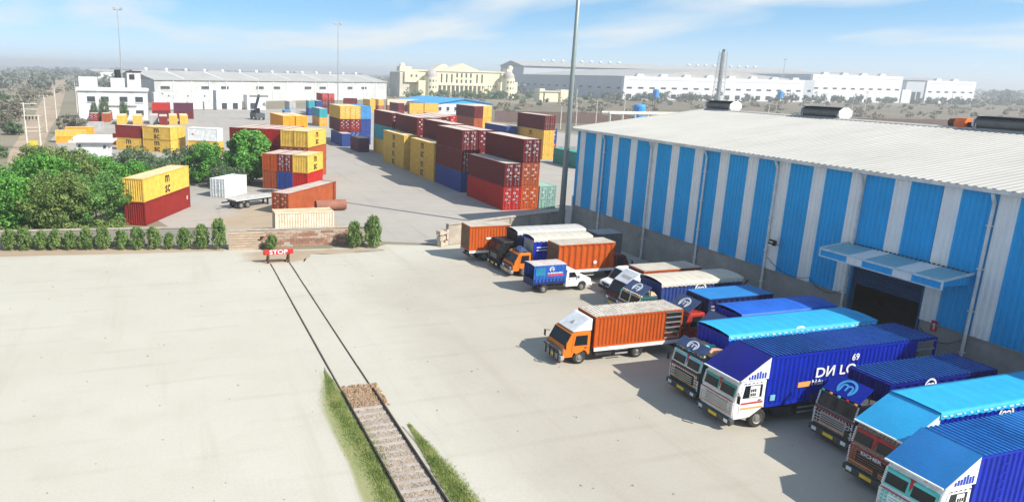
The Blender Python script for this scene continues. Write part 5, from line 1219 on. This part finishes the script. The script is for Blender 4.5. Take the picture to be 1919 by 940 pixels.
tree(BT[2], -4.8, 95.5, 'bright green tree showing over the yellow container', 5.0, .95, group=GT)
tree(BT[0], -18.6, 93.0, 'dark tree at the far left edge of the clump', 3.2, 1.0, group=GT)
tree(BT[1], -15.5, 106, 'thin olive tree near the dirt path behind the clump', 3.9, 1.1, group=GT)
tree(BT[2], -8.9, 108, 'green tree below the white hut', 1.9, .85, group=GT)
tree(BT[3], -.8, 108, 'grey green wide bush behind the yellow container', .4, .95, group=GT)
tree(BT[3], 3.2, 116, 'grey green bush below the lettered yellow pair', 1.9, 1.15, group=GT)
tree(BT[2], 6.2, 113.5, 'bright leafy bush left of the bushy tree', 2.7, 1.05, group=GT)
tree(BT[3], -4.6, 121, 'wide low bush in front of the darker container pair', 3.3, 1.0, group=GT)
tree(BT[4], 12.0, 113.2, 'dense bushy tree standing before the tall left stack', .6, 1.28, sz=1.22)
tree(BT[3], 8.6, 108.8, 'low dark bush at the foot of the bushy tree', 5.1, .7)
# undergrowth along the foot of the clump
r = random.Random(31); cen = []; rad = []
for k in range(150):
    x = r.uniform(-34, -4.6); cen.append((x, 79.6-.1*(x+5)+r.uniform(-.4, 2.2), r.uniform(.3, .9))); rad.append((r.uniform(.4, .9), r.uniform(.4, .9), r.uniform(.3, .7)))
put('undergrowth', quads_mesh('undergrowth', leaf_arrays(cen, rad, 60, .16, 3), LEAF_B), kind='stuff', label='tangled olive undergrowth between the hedge wall and the trees', cat='undergrowth')
# clipped shrubs
LEAF_H = leaf_mat('leaf_hedge', (.10, .175, .05), (.19, .30, .085), (.32, .43, .14))
def shrub_meshes(seed, leaf):
    r = random.Random(seed); cen = []; rad = []
    for k in range(120):
        a = r.uniform(0, 2*PI); t = r.random()**.8; z = .18+1.75*t; prof = .80*math.sqrt(max(.02, 1-((t-.46)/.56)**2)); q = prof*r.uniform(.35, 1.0)
        cen.append((q*math.cos(a), q*math.sin(a), z)); s = r.uniform(.13, .24); rad.append((s, s, s*1.1))
    tr = MB(); tr.tube((0, 0, -.05), (0, 0, .9), .06, .03, n=6)
    for k in range(6): tr.tube((0, 0, .2), (.4*math.cos(k), .4*math.sin(k), .9+.1*k), .025, .01, n=5)
    return tr.mesh('trunk', 1), quads_mesh('crown', leaf_arrays(cen, rad, 34, .085, seed, .2), leaf)
SH = [shrub_meshes(40+k, LEAF_H) for k in range(3)]
hx = (-14.5, -13.1, -11.7, -10.4, -9.13, -7.71, -6.2, -4.58, -3.1, -1.62, -.22, 1.23, 2.78)
ords = ['thirteenth', 'twelfth', 'eleventh', 'tenth', 'ninth', 'eighth', 'seventh', 'sixth', 'fifth', 'fourth', 'third', 'second', 'first']
hs = (1.0, 1.12, .95, 1.0, .95, 1.05, 1.1, .98, 1.1, 1.08, .85, 1.06, 1.2)
for k, (x, o, s) in enumerate(zip(hx, ords, hs)):
    tree(SH[(k*2+1) % 3], x, 71.0-.19*(x-4.5)-.35, f'clipped green shrub, {o} before the tallest hedge shrub', k*1.7, s*.82, 'shrub', 'shrub', 'clipped shrubs along the hedge wall', sz=s*.98)
tree(SH[0], 4.45, 70.5, 'tallest pointed shrub at the brick wall end of the hedge', .5, .95, 'shrub', 'shrub', 'clipped shrubs along the hedge wall', sz=1.5)
tree(SH[1], 17.45, 68.3, 'lighter rounded shrub of the pair by the rendered wall', .5, .95, 'shrub', 'shrub', sz=1.3)
tree(SH[0], 19.3, 67.9, 'taller dark shrub of the pair by the rendered wall', 2.5, 1.08, 'shrub', 'shrub', sz=1.62)
tree(SH[2], 9.3, 69.0, 'small dusty bush on the dirt behind the STOP buffer', 1.5, .72, 'bush', 'bush', sz=.75)
for k, (x, y, s) in enumerate(((-21.5, 256, .95), (-18.6, 257, 1.15), (-12.5, 256, 1.0))): tree(BT[3], x, y, ['left', 'middle', 'right'][k]+' slender tree against the office front', k*2., .34*s, 'tree', 'tree', 'slender trees before the office', sz=1.35*s)
# scrub along the dirt path (left background)
SC = [tree_meshes(3.6, 2.4, 1.7, 40, 50, .26, 60+k, (LEAF_S, LEAF_S, LEAF_D)[k], 1.6) for k in range(3)]
r = random.Random(77)
spots = [(-38, 175, 1.2), (-44, 186, 1.4), (-36, 203, 1.0), (-52, 200, 1.3), (-42, 226, 1.2), (-50, 245, 1.5), (-60, 232, 1.1), (-46, 268, 1.1), (-58, 282, 1.4), (-70, 300, 1.3), (-54, 318, 1.2), (-64, 345, 1.5), (-22.5, 206, 1.5), (-34, 160, 1.0), (-30, 152, .8), (-60, 380, 1.5), (-68, 420, 1.6)]
for k, (x, y, s) in enumerate(spots):
    lab = {12: 'dark round bush beside the low open racks', 0: 'dry scrub bush nearest the crossarm poles'}.get(k)
    tree(SC[k % 3], x, y, lab or ('%s scrub bush beside the dirt path, %s counting away from the hedge' % (['dry tan', 'grey green', 'olive'][k % 3], ['first', 'second', 'third', 'fourth', 'fifth', 'sixth'][k//3])), r.uniform(0, 6), s, 'scrub_bush', 'bush', None if lab else 'scrub bushes beside the dirt path')
# far scrub and tree belts read as masses
def belt(n, fn, seed, name, lab, leaf, size, per):
    g = random.Random(seed); cen = []; rad = []
    for k in range(n):
        x, y, h, q = fn(g); m = g.randint(3, 6)
        for j in range(m): cen.append((x+g.uniform(-q, q), y+g.uniform(-q, q), h*g.uniform(.25, .95))); s = q*g.uniform(.4, .75); rad.append((s, s, min(s, h*.45)))
    return put(name, quads_mesh(name, leaf_arrays(cen, rad, per, size, seed), leaf), kind='stuff', label=lab, cat=name.replace('_', ' '))
belt(330, lambda g: (g.uniform(150, 900), g.uniform(190, 500), g.uniform(1.0, 3.2), g.uniform(1, 3)), 1, 'field_scrub', 'brown scrub scattered over the field behind the shed', LEAF_S, .9, 11)
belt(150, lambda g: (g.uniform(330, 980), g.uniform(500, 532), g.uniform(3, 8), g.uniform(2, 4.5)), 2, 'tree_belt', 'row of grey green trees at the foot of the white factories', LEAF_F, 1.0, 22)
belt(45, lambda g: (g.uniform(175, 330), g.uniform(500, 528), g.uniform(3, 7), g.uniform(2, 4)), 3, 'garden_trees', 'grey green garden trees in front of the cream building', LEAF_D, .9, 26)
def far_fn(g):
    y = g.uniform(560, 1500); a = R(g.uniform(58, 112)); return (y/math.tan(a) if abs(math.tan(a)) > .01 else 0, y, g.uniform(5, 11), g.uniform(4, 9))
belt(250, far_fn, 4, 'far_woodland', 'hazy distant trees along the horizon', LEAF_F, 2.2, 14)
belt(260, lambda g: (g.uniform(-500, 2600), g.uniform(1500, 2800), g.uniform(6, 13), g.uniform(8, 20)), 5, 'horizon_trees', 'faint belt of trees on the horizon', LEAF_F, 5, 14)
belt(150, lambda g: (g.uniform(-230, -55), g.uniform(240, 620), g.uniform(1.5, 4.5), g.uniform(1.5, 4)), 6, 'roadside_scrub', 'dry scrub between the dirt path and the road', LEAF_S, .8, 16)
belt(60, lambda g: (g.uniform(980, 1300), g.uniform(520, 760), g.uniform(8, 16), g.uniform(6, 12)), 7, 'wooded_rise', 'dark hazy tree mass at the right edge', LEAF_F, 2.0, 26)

# ================================================================== background buildings
PALE = mat('pale_grey_sheet', (.52, .53, .52), .6, dirt=.2, scale=.1); ROOF_G = mat('grey_sheet_roof', (.38, .38, .365), .7, var=.08, dirt=.2, scale=.1)
WIN = glass_mat('window_glass', (.05, .06, .07))
CREAM = mat('cream_render', (.74, .68, .47), .8, var=.05, dirt=.15, dirt_col=(.6, .54, .38), scale=.1); CREAM_D = mat('shaded_stone', (.60, .55, .45), .8, scale=.1)  # second tone is the cream with shade put into its colour
DOME = mat('dome_grey', (.42, .38, .36), .6); FACT_W = mat('factory_white', (.66, .67, .68), .7, var=.03, scale=.05); FACT_G = mat('factory_grey', (.46, .49, .52), .7, var=.05, scale=.05)  # factory grey also holds the shade of the flanks in its colour
def windows(e, spots, w, h, y, m=WIN, frame=None, depth=.12, parent=None):
    f = MB(); f.box(-w/2, w/2, -depth, -.01, 0, h); 
    if 'wf%s_%s' % (w, h) not in CLM:
        CLM['wf%s_%s' % (w, h)] = f.mesh('window', 1); s = MB(); s.box(-w/2-.15, w/2+.15, -depth-.15, -depth, -.25, -.05); CLM['ws%s_%s' % (w, h)] = s.mesh('sill', 1)
    for x, z in spots:
        o = put('window', CLM['wf%s_%s' % (w, h)], m, e, (x, y, z)); 
        if frame: put('sill', CLM['ws%s_%s' % (w, h)], frame, o)
# office
of = empty('office_building', (-26.6, 262, 0), 0, 'white two storey office block with rooftop rooms beyond the container rows', 'building')
b = MB(); b.box(0, 21.4, 0, 14, 0, 9.3); b.obj('wall', PLASTER, of); b = MB(); b.box(-.5, 21.9, -.6, 14.5, 9.3, 9.9); b.box(-.3, 21.7, -.35, -.1, 9.9, 10.5); b.obj('parapet', PLASTER, of)
b = MB(); b.box(9, 18, -.35, 0, 4.3, 4.7); b.obj('string_course', CONCRETE, of)
windows(of, [(4.0, 5.8), (8.2, 5.8), (14, 5.8), (18.9, 5.8), (4.4, 1.4), (8.8, 1.4), (14.2, 1.4), (18.9, 1.4)], 2.4, 1.7, 0, frame=WHITE)
for x0, x1, z1, nm in ((.5, 6.2, 13.8, 'sign_board'), (10.2, 14.6, 13.5, 'roof_room'), (15.4, 19.6, 15.5, 'stair_room')):
    b = MB(); b.box(x0, x1, 2 if nm != 'sign_board' else 1.2, 7 if nm != 'sign_board' else 1.6, 9.95, z1); b.obj(nm, PLASTER, of)
b = MB(); b.box(15.0, 20.0, 1.7, 7.4, 15.5, 15.9); b.box(16.2, 17.8, 1.8, 1.99, 13.2, 14.8); b.obj('water_tank_frame', DARK_STEEL, of)
b = MB(); b.tube((12.4, 4, 13.5), (12.4, 4, 16.2), 1.0, n=10); b.obj('water_tank', BLACK, of)
# hut
hu = empty('white_hut', (-16.6, 148, 0), R(-4), 'small white flat roofed hut with parapet among the trees', 'hut')
b = MB(); b.box(0.6, 6.2, 0, 5, 0, 3.2); b.obj('wall', PLASTER, hu); b = MB(); b.box(-.6, 7.2, -.8, 5.8, 3.2, 3.5); b.obj('roof', PLASTER, hu)
b = MB(); b.box(.2, 6.4, -.3, -.1, 3.5, 4.0); b.box(.2, 6.4, 4.9, 5.1, 3.5, 4.2); b.box(.2, .4, -.1, 4.9, 3.5, 4.2); b.box(6.2, 6.4, -.1, 4.9, 3.5, 4.2); b.obj('parapet', PLASTER, hu)
windows(hu, [(1.2, 2.3), (5.6, 2.1)], .45, .5, 0)
# long far warehouse
A30 = R(30); wh = empty('far_warehouse', (-4, 396, 0), A30, 'long pale grey warehouse with sheet roof across the far side of the yard', 'warehouse')
Lw = 172; b = MB(); b.box(0, Lw, 0, 44, 0, 11.2); b.obj('wall', PALE, wh)
b = MB(); b.prism_x([(-.8, 11.1), (22, 15.6), (44.8, 11.1), (44.8, 11.3), (22, 15.85), (-.8, 11.3)], -.6, Lw+.6); b.prism_x([(0, 11.2), (44, 11.2), (22, 15.6)], 0, Lw); b.obj('roof', ROOF_G, wh)
for k in range(1, 16): b = MB(); x = k*Lw/16; b.box(x-.2, x+.2, -.35, -.02, 0, 11.0); b.obj('pilaster', WHITE, wh)
windows(wh, [(6+k*12, 6.6) for k in range(14) if k % 3 != 1], 5.2, 1.5, 0, frame=WHITE)
for k in range(14):
    b = MB(); x = 8+k*12; b.lathe([(.0, 1.5), (.7, 1.3), (.95, .6), (.6, .0)], 'z', 8, (x, 22, 15.7)); b.obj('turbine_vent', WHITE, wh)
    if k % 2: b = MB(); b.box(x-2, x-1.2, 2, 20, 0, 0); b.v = [(vx, vy, 11.36+(vy+.8)*(4.5/22.8)+(.05 if i > 3 else 0)) for i, (vx, vy, vz) in enumerate(b.v)]; b.obj('skylight', WHITE, wh)
for k in range(3): b = MB(); x = 36+k*54; b.box(x-3.6, x+3.6, -.15, -.03, 0, 8.6); b.obj('shutter_door', mat('pale_shutter', (.66, .67, .64), .6), wh)
an = empty('gate_block', (22, 330, 0), R(8), 'white gate houses in front of the far warehouse', 'building')
for x0, x1, h in ((0, 11, 8.2), (13.5, 22, 6.4), (-26, -24, 7.0)): b = MB(); b.box(x0, x1, 0, 7, 0, h); b.obj('block', PLASTER, an)
b = MB(); b.box(-24, 0, 2, 2.4, 0, 3.2); b.box(-22, -3, 0, 6, 6.2, 6.8); b.obj('canopy_and_wall', PLASTER, an)
windows(an, [(3.4, .3), (8.2, .3), (16, .3)], 2.2, 2.6, 0); 
for x in (-20, -12, -5): b = MB(); b.box(x, x+.5, 1, 1.5, 0, 6.2); b.obj('post', PLASTER, an)
# cream building
cb = empty('cream_mansion', (174, 540, 0), 0, 'grand cream building with domed towers, tall windows and columned portico', 'building')
def cbx(nm, x0, x1, y0, y1, z0, z1, m=CREAM): b = MB(); b.box(x0, x1, y0, y1, z0, z1); return b.obj(nm, m, cb)
cbx('wall', 30, 72, 3, 30, 9.6, 19.5); cbx('wall', 8, 30, 8, 30, 0, 19.5); cbx('wall', 72, 93, 8, 30, 0, 19.5)
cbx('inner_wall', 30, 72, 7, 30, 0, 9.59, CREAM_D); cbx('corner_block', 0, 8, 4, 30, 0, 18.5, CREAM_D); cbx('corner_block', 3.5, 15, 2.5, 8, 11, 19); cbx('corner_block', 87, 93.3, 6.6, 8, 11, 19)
cbx('wing', 14, 19.8, 0, 8, 0, 12.5); cbx('wing', 84.0, 99, 1, 9, 0, 12.5); cbx('portico_slab', 29, 73, 1.6, 7, 9.0, 9.58)
cbx('cornice', 28, 74, 2.2, 31, 19.5, 20.6); cbx('cornice', 7, 28, 7.2, 31, 19.5, 20.4); cbx('cornice', 74, 94, 7.2, 31, 19.5, 20.4)
b = MB(); b.prism_y([(36, 20.6), (66, 20.6), (51, 26.0)], 2.6, 12); b.obj('pediment', CREAM, cb)
b = MB(); b.prism_y([(30, 20.6), (46, 20.6), (41, 25.0), (37, 25)], 12.2, 24); b.obj('roof_gable', CREAM, cb)
for x in (2, 93): cbx('roof_turret', x-1.5, x+8 if x < 50 else x+3, 6, 14, 19, 22.6); 
for x in (3.2, 95.5): b = MB(); b.lathe([(2.4, 0), (2.2, 1.4), (1.4, 2.4), (0.01, 3.0)], 'z', 12, (x, 9, 22.6)); b.obj('cupola', CREAM, cb, smooth=True)
for x in (24, 92.6 if False else 78):
    pass
for x, nm in ((25, 'tower'), (91, 'tower')):
    b = MB(); b.tube((x, 2, 0), (x, 2, 15.2), 5.2, n=20); t = b.obj('tower', CREAM, cb, smooth=False)
    b = MB(); b.lathe([(4.9, 15.2), (4.8, 17), (4.0, 18.9), (2.4, 20.2), (.01, 20.8)], 'z', 16, (x, 2, 0)); b.obj('dome', DOME, t, smooth=True)
    for z in (2, 6.8, 11.6):
        for a in (-2.05, -1.57, -1.1): b = MB(); b.obox((x+5.2*math.cos(a), 2+5.2*math.sin(a), z+.8), (.5*math.sin(a), -.5*math.cos(a), 0), (0, 0, .8), (.06*math.cos(a), .06*math.sin(a), 0)); b.obj('window', WIN, t)
windows(cb, [(34+k*4.3, 11.2) for k in (0, 1, 2, 7, 8)], 1.2, 6.6, 3); windows(cb, [(47+k*3.9, 11) for k in range(4)], 1.3, 2.6, 3); windows(cb, [(47+k*3.9, 15.2) for k in range(4)], 1.3, 3.2, 3)
windows(cb, [(9, 15), (13, 15)], 1.4, 1.6, 2.5); windows(cb, [(76.5+k*2.1, 8) for k in range(4)], .9, 1.2, 8)
for k in range(12): b = MB(); x = 30.6+k*3.7; b.tube((x, 2.4, 0), (x, 2.4, 9.0), .7, .6, n=10); b.obj('column', CREAM, cb, smooth=True)
gh = empty('cream_gatehouse', (258, 470, 0), 0, 'small cream gatehouse with stepped roof right of the cream building', 'building')
for x0, x1, h in ((0, 12, 7), (-3, 1, 9), (14, 20, 8.5)): b = MB(); b.box(x0, x1, 0, 8, 0, h); b.obj('block', CREAM, gh)
b = MB(); b.box(-4, 13, -1, 9, 7.0, 7.5); b.obj('roof', CREAM, gh)
# right hand factories
def factory(X0, X1, Y0, Y1, h, hb, lab, wins, gap=None, low=None):
    e = empty('factory', (X0, Y0, 0), 0, lab, 'factory', 'white factories behind the field'); L = X1-X0; D = Y1-Y0
    b = MB(); b.box(0, L, 0, 3, 0, h); b.obj('front_wall', FACT_W, e)
    b = MB(); b.box(.3, L-.3, 3, D, 0, h-.6); b.obj('hall', FACT_G, e)
    b = MB(); b.prism_y([(.1, h-.55), (L-.1, h-.55), (L-.1, h), (L/2, hb), (.1, h)], 3.2, D); b.obj('roof', ROOF_G, e)
    b = MB(); b.box(4, L-4, -.12, -.02, h-3.2, h-2.8); b.obj('stripe', FACT_G, e)
    n = int(L/11)
    windows(e, [((k+.5)*L/n, h*.47) for k in range(n)], 5.2, 1.5, 0); windows(e, [((k+.5)*L/n, 1.2) for k in range(n) if k % 3 != 2], 5.2, 3.6, 0)
    for k in range(n):
        if k % 3 == 2: b = MB(); x = (k+.5)*L/n; b.box(x-2.6, x+2.6, -.14, -.02, 0, 5.8); b.obj('loading_door', WIN, e)
    m = int(D/14); f = MB(); f.box(-.02, .28, -2.4, 2.4, 0, 1.4); fm = f.mesh('side_window', 1)
    for k in range(m): put('window', fm, WIN, e, (0, (k+.5)*D/m, h*.45))
    b = MB(); 
    for k in range(int(L/24)): b = MB(); x = 16+k*24; b.prism_y([(x-4, h), (x+4, h), (x+3, h+2.2), (x-3, h+2.2)], .2, 3.0); b.obj('parapet_vent', FACT_W, e)
    return e
factory(372, 566, 540, 735, 19.5, 27, 'longest white factory with two rows of windows and grey shaded flank', None)
factory(588, 703, 552, 700, 25.5, 28.5, 'taller white factory in the middle of the factory row', None)
factory(742, 812, 556, 700, 22.5, 25, 'smallest white factory at the right end of the factory row', None)
b = MB(); e = empty('factory_link', (566.5, 548, 0), 0, 'low grey link block between the two largest factories', 'building', None); b.box(.4, 20.5, 0, 60, 0, 20); b.obj('wall', FACT_G, e); windows(e, [(5, 9), (15, 9), (5, 2), (15, 2)], 4, 2, 0)
e = empty('factory_annex', (703.5, 551, 0), 0, 'low white annex with dark bays beside the middle factory', 'building'); b = MB(); b.box(.4, 12, 0, 30, 0, 13); b.obj('wall', FACT_W, e); b = MB(); b.box(12.1, 37, 6, 40, 0, 21); b.obj('rear_wall', FACT_G, e)
for k in range(3): b = MB(); b.box(14+k*7, 19+k*7, 5.7, 5.99, 0, 11); b.obj('bay', WIN, e)
fb = empty('rear_factory_roofs', (390, 760, 0), 0, 'hazy grey factory roofs with white turbines behind the longest factory', 'building')
b = MB(); b.box(0, 420, 0, 60, 0, 29); b.obj('wall', FACT_G, fb); b = MB(); b.prism_x([(-2, 29), (62, 29), (30, 35)], -2, 422); b.obj('roof', ROOF_G, fb)
for k in range(18):
    b = MB(); b.lathe([(.01, 2.6), (1.6, 2.2), (2.2, 1), (1.4, 0)], 'z', 8, (40+k*13+(90 if k > 8 else 0), 30, 35)); b.obj('turbine_vent', WHITE, fb)
# slender tower and masts
tw = empty('lattice_tower', (366, 420, 0), .4, 'grey scaffolded stack rising above the factories', 'tower')
b = MB(); b.tube((0, 0, 0), (0, 0, 36.5), 1.5, 1.25, n=12); b.obj('stack', mat('tower_grey', (.36, .36, .35), .8, var=.3, scale=.8), tw); 
for sx in (-1, 1):
    for sy in (-1, 1): b = MB(); b.tube((sx*3.0, sy*3.0, 0), (sx*1.9, sy*1.9, 37), .16, n=6); b.obj('leg', STEEL, tw)
b = MB()
for k in range(14):
    z = k*2.6; s0 = 3-1.1*z/37; s1 = 3-1.1*(z+2.6)/37
    for (ax, ay), (bx, by) in (((-1, -1), (1, -1)), ((1, -1), (1, 1)), ((1, 1), (-1, 1)), ((-1, 1), (-1, -1))):
        b.bar((ax*s0, ay*s0, z), (bx*s1, by*s1, z+2.6), .13); b.bar((ax*s0, ay*s0, z), (bx*s0, by*s0, z), .13)
b.obj('bracing', STEEL, tw); b = MB(); b.tube((.2, 0, 36.5), (.2, 0, 38.2), .9, n=10); b.obj('cowl', DARK_STEEL, tw)
for (x, y, h, r0, lab) in ((69.3, 300.5, 36.4, .28, 'slim lamp mast in front of the far warehouse'), (-14.5, 300, 38, .3, 'thin antenna mast behind the office block'), (560, 560, 38.5, .5, 'thin far mast above the factories')):
    e = empty('thin_mast', (x, y, 0), 0, lab, 'mast'); b = MB(); b.tube((0, 0, 0), (0, 0, h), r0, r0*.4, n=8); b.obj('shaft', STEEL, e)
    b = MB(); b.bar((-1.4, 0, h-.4), (1.4, 0, h-.4), .3, .3); [b.box(s*1.2-.5, s*1.2+.5, -.4, .4, h-.3, h+.5) for s in (-1, 1)]; b.obj('lamp_head', STEEL, e)
# blue roofed hall, brown compound wall, white cars
bh = empty('blue_roofed_hall', (113, 303, 0), R(8), 'low pale hall with sky blue roof behind the container block', 'building')
b = MB(); b.box(0, 30, 0, 40, 0, 4.6); b.obj('wall', mat('hall_wall', (.55, .58, .62), .8), bh); b = MB(); b.prism_y([(-.8, 4.5), (15, 6.6), (30.8, 4.5), (30.8, 4.7), (15, 6.9), (-.8, 4.7)], -.8, 41); b.prism_y([(0, 4.6), (30, 4.6), (15, 6.6)], 0, 40); b.obj('roof', mat('sky_blue_roof', (.05, .34, .68), .5), bh)
windows(bh, [(3+k*4, 1.6) for k in range(7)], 1.3, 1.6, 0, frame=WHITE)
f = MB(); f.box(-.12, 0, -.7, .7, 0, 1.6); fm = f.mesh('flank_window', 1)
for k in range(6): put('window', fm, WIN, bh, (0, 4+k*6, 1.6))
cw = empty('compound_wall', (120, 255, 0), R(-14), 'long brown compound wall across the scrub behind the block', 'wall')
for k in range(40): b = MB(); b.box(k*5, k*5+4.96, 0, .4, 0, 4.2); b.obj('panel', mat('brown_wall', (.16, .11, .095), .9), cw)
def car(x, y, a, m, lab):
    e = empty('parked_car', (x, y, 0), a, lab, 'car', 'cars parked beyond the containers'); P = [(0, .35), (0, .75), (.15, .85), (1.1, .95), (1.7, 1.45), (3.0, 1.45), (3.7, .95), (4.2, .85), (4.2, .35)]
    b = MB(); b.prism_y(P, 0, 1.7); b.obj('body', m, e)
    b = MB(); b.prism_y([(1.25, .97), (1.75, 1.39), (2.95, 1.39), (3.5, .97)], -.012, 1.712); b.obj('side_window', WIN, e)
    for xx in (.8, 3.4): wheel(e, xx, 0, .3, .2); wheel(e, xx, 1.7, .3, .2, True)
car(92, 212, R(10), WHITE, 'white car parked behind the far yellow stack'); car(97, 209, R(10), WHITE, 'second white car beside the far maroon stack'); car(99.5, 222, R(80), T_GREY, 'grey car behind the pair of white cars')
# white pipe gantry behind the shed roof, poles and drums in the scrub
ga = empty('pipe_gantry', (100, 150, 0), R(-8), 'white pipe gantry on posts just behind the shed ridge', 'gantry')
b = MB(); b.bar((0, 0, 9.2), (26, 0, 9.2), .6, .5); b.bar((0, 4, 9.2), (26, 4, 9.2), .4, .4); b.obj('beam', mat('cream_pipe', (.66, .64, .56), .7), ga)
for k in range(9): b = MB(); b.bar((.3+k*3.2, 0, 0), (.3+k*3.2, 0, 9.0), .35); b.bar((.3+k*3.2, 0, 8.7), (.3+k*3.2, 4, 8.7), .3); b.obj('post', mat('cream_pipe', (.66, .64, .56)), ga)
POLE = mat('concrete_pole', (.58, .54, .47), .85, dirt=.3)
def utility_pole(x, y, h, lab, arms=2, a=0.):
    e = empty('utility_pole', (x, y, 0), a, lab, 'pole', 'concrete utility poles'); b = MB(); b.tube((0, 0, 0), (0, 0, h), .22, .13, n=8); b.obj('post', POLE, e)
    for k in range(arms):
        b = MB(); z = h-.3-k*1.0; b.bar((-1.1, 0, z), (1.1, 0, z), .12); b.obj('crossarm', DARK_STEEL, e)
        for s in (-1, 0, 1): b = MB(); b.tube((s*.95, 0, z+.06), (s*.95, 0, z+.32), .07, n=6); b.obj('insulator', WHITE, e)
hp = empty('transformer_frame', (-27.2, 166, 0), R(-8), 'pair of concrete posts with crossarms and fuses beside the dirt path', 'pole')
for x in (0, 2.6): b = MB(); b.tube((x, 0, 0), (x, 0, 9.6 if x == 0 else 7.2), .2, .13, n=8); b.obj('post', POLE, hp)
for z, x0, x1 in ((9.4, -.5, 2.6), (8.3, -.5, 2.6), (7.0, -.5, 3.2), (4.6, -.3, 3.0), (3.9, -.3, 3.0)): b = MB(); b.bar((x0, 0, z), (x1, 0, z), .16); b.obj('crossarm', POLE, hp)
for k in range(4): b = MB(); b.tube((.3+k*.65, -.1, 6.2), (.3+k*.65, -.1, 6.9), .13, n=6); b.obj('fuse', BLACK, hp)
b = MB(); b.box(.4, 2.0, -.3, .4, .7, 1.9); b.obj('yellow_box', mat('yellow_box', (.6, .5, .05), .6), hp)
utility_pole(-29.6, 211, 9.4, 'single pale pole standing in the dirt path beyond the crossarm posts', 1)
utility_pole(-33.5, 262, 10, 'pale pole with white box left of the office', 1)
for k in range(6): utility_pole(-31-k*3.2, 300+k*30, 9, ['first', 'second', 'third', 'fourth', 'fifth', 'farthest'][k]+' pole in the line running up the dirt path past the office', 1, .2)
for k, (x, y, h) in enumerate(((196, 200, 10), (205, 206, 10.5), (214, 199, 9.5), (262, 225, 11), (170, 245, 11), (330, 300, 12), (430, 360, 13), (140, 230, 9), (152, 236, 9), (128, 220, 8), (182, 300, 12), (590, 420, 14))):
    utility_pole(x, y, h, ['tall pole in the scrub left of the orange motor', 'second pole of the scrub trio', 'third pole of the scrub trio', 'pole right of the third ventilator', 'pole above the shed gable', 'pole before the longest factory', 'pole before the middle factory', 'left pole in the scrapyard', 'middle pole in the scrapyard', 'short pole near the compound wall', 'pole before the factory flank', 'pole before the smallest factory'][k], 2, k*.4)
for k, (x, y, z, lab) in enumerate(((300, 400, 6, 'blue water tank on a stand before the longest factory'), (430, 430, 6, 'second blue water tank nearer the middle factory'), (148, 205, 4, 'white and blue drum by the compound wall'))):
    e = empty('water_tank', (x, y, 0), 0, lab, 'tank')
    b = MB(); [b.bar((sx, sy, 0), (sx, sy, z), .2) for sx in (-1, 1) for sy in (-1, 1)]; b.obj('stand', RUSTY, e); b = MB(); b.lathe([(.01, z), (2, z), (2, z+4.4), (1.6, z+5), (.01, z+5.4)], 'z', 14); b.obj('vessel', mat('tank_blue', (.05, .28, .62), .5), e)
# vehicles on the far road
def far_lorry(x, y, a, m, lab):
    e = empty('distant_lorry', (x, y, 0), a, lab, 'lorry', 'lorries on the distant road'); b = MB(); b.box(2.2, 9, 0, 2.5, 1, 3.6); b.obj('box', m, e); b = MB(); b.prism_y([(0, .6), (0, 1.6), (.3, 2.7), (2, 2.7), (2, .6)], .05, 2.45); b.obj('cab', T_RED if m is WHITE else T_WHITE, e)
    for xx in (1, 7): wheel(e, xx, 0, .5, .3); wheel(e, xx, 2.5, .5, .3, True)
for k, (x, y, m, lab) in enumerate(((-92, 330, WHITE, 'white box lorry nearest on the distant road at the left edge'), (-99, 372, WHITE, 'white lorry second on the distant road'), (-100, 450, T_GREY, 'grey lorry midway on the distant road'), (-112, 470, WHITE, 'white lorry beside the grey one on the distant road'), (-122, 585, WHITE, 'white lorry far up the distant road'), (-130, 700, WHITE, 'tiny white lorry at the bend of the distant road'), (-96, 345, CC['brown'], 'brown lorry at the left edge on the distant road'))): far_lorry(x, y, R(95), m, lab)
r = random.Random(14)
for k in range(12):
    x = r.uniform(-200, 900); y = r.uniform(900, 1500); e = empty('distant_building', (x, y, 0), r.uniform(0, 1), ['lowest', 'longest', 'first', 'second', 'third', 'fourth', 'fifth', 'sixth', 'seventh', 'eighth', 'ninth', 'tenth'][k]+' of the pale far buildings on the hazy horizon', 'building', 'distant buildings on the horizon'); L = r.uniform(20, 70); h = r.uniform(7, 15); b = MB(); b.box(0, L, 0, 20, 0, h); b.obj('wall', PLASTER, e); b = MB(); b.prism_x([(-1, h), (21, h), (10, h+3)], -1, L+1); b.obj('roof', ROOF_G, e)
# ================================================================== haze
hz = bpy.data.materials.new('haze'); hz.use_nodes = True; nt = hz.node_tree; nt.nodes.clear()
ou = nt.nodes.new('ShaderNodeOutputMaterial'); pv_ = nt.nodes.new('ShaderNodeVolumePrincipled'); nt.links.new(pv_.outputs[0], ou.inputs['Volume'])
pv_.inputs['Color'].default_value = (.96, .98, 1, 1); pv_.inputs['Density'].default_value = .0005; pv_.inputs['Anisotropy'].default_value = .2
b = MB(); b.box(-3000, 4000, -120, 5000, -1.2, 39.8)
h = b.obj('haze', hz, kind='stuff', label='thin pale haze lying over the whole plain', cat='haze')
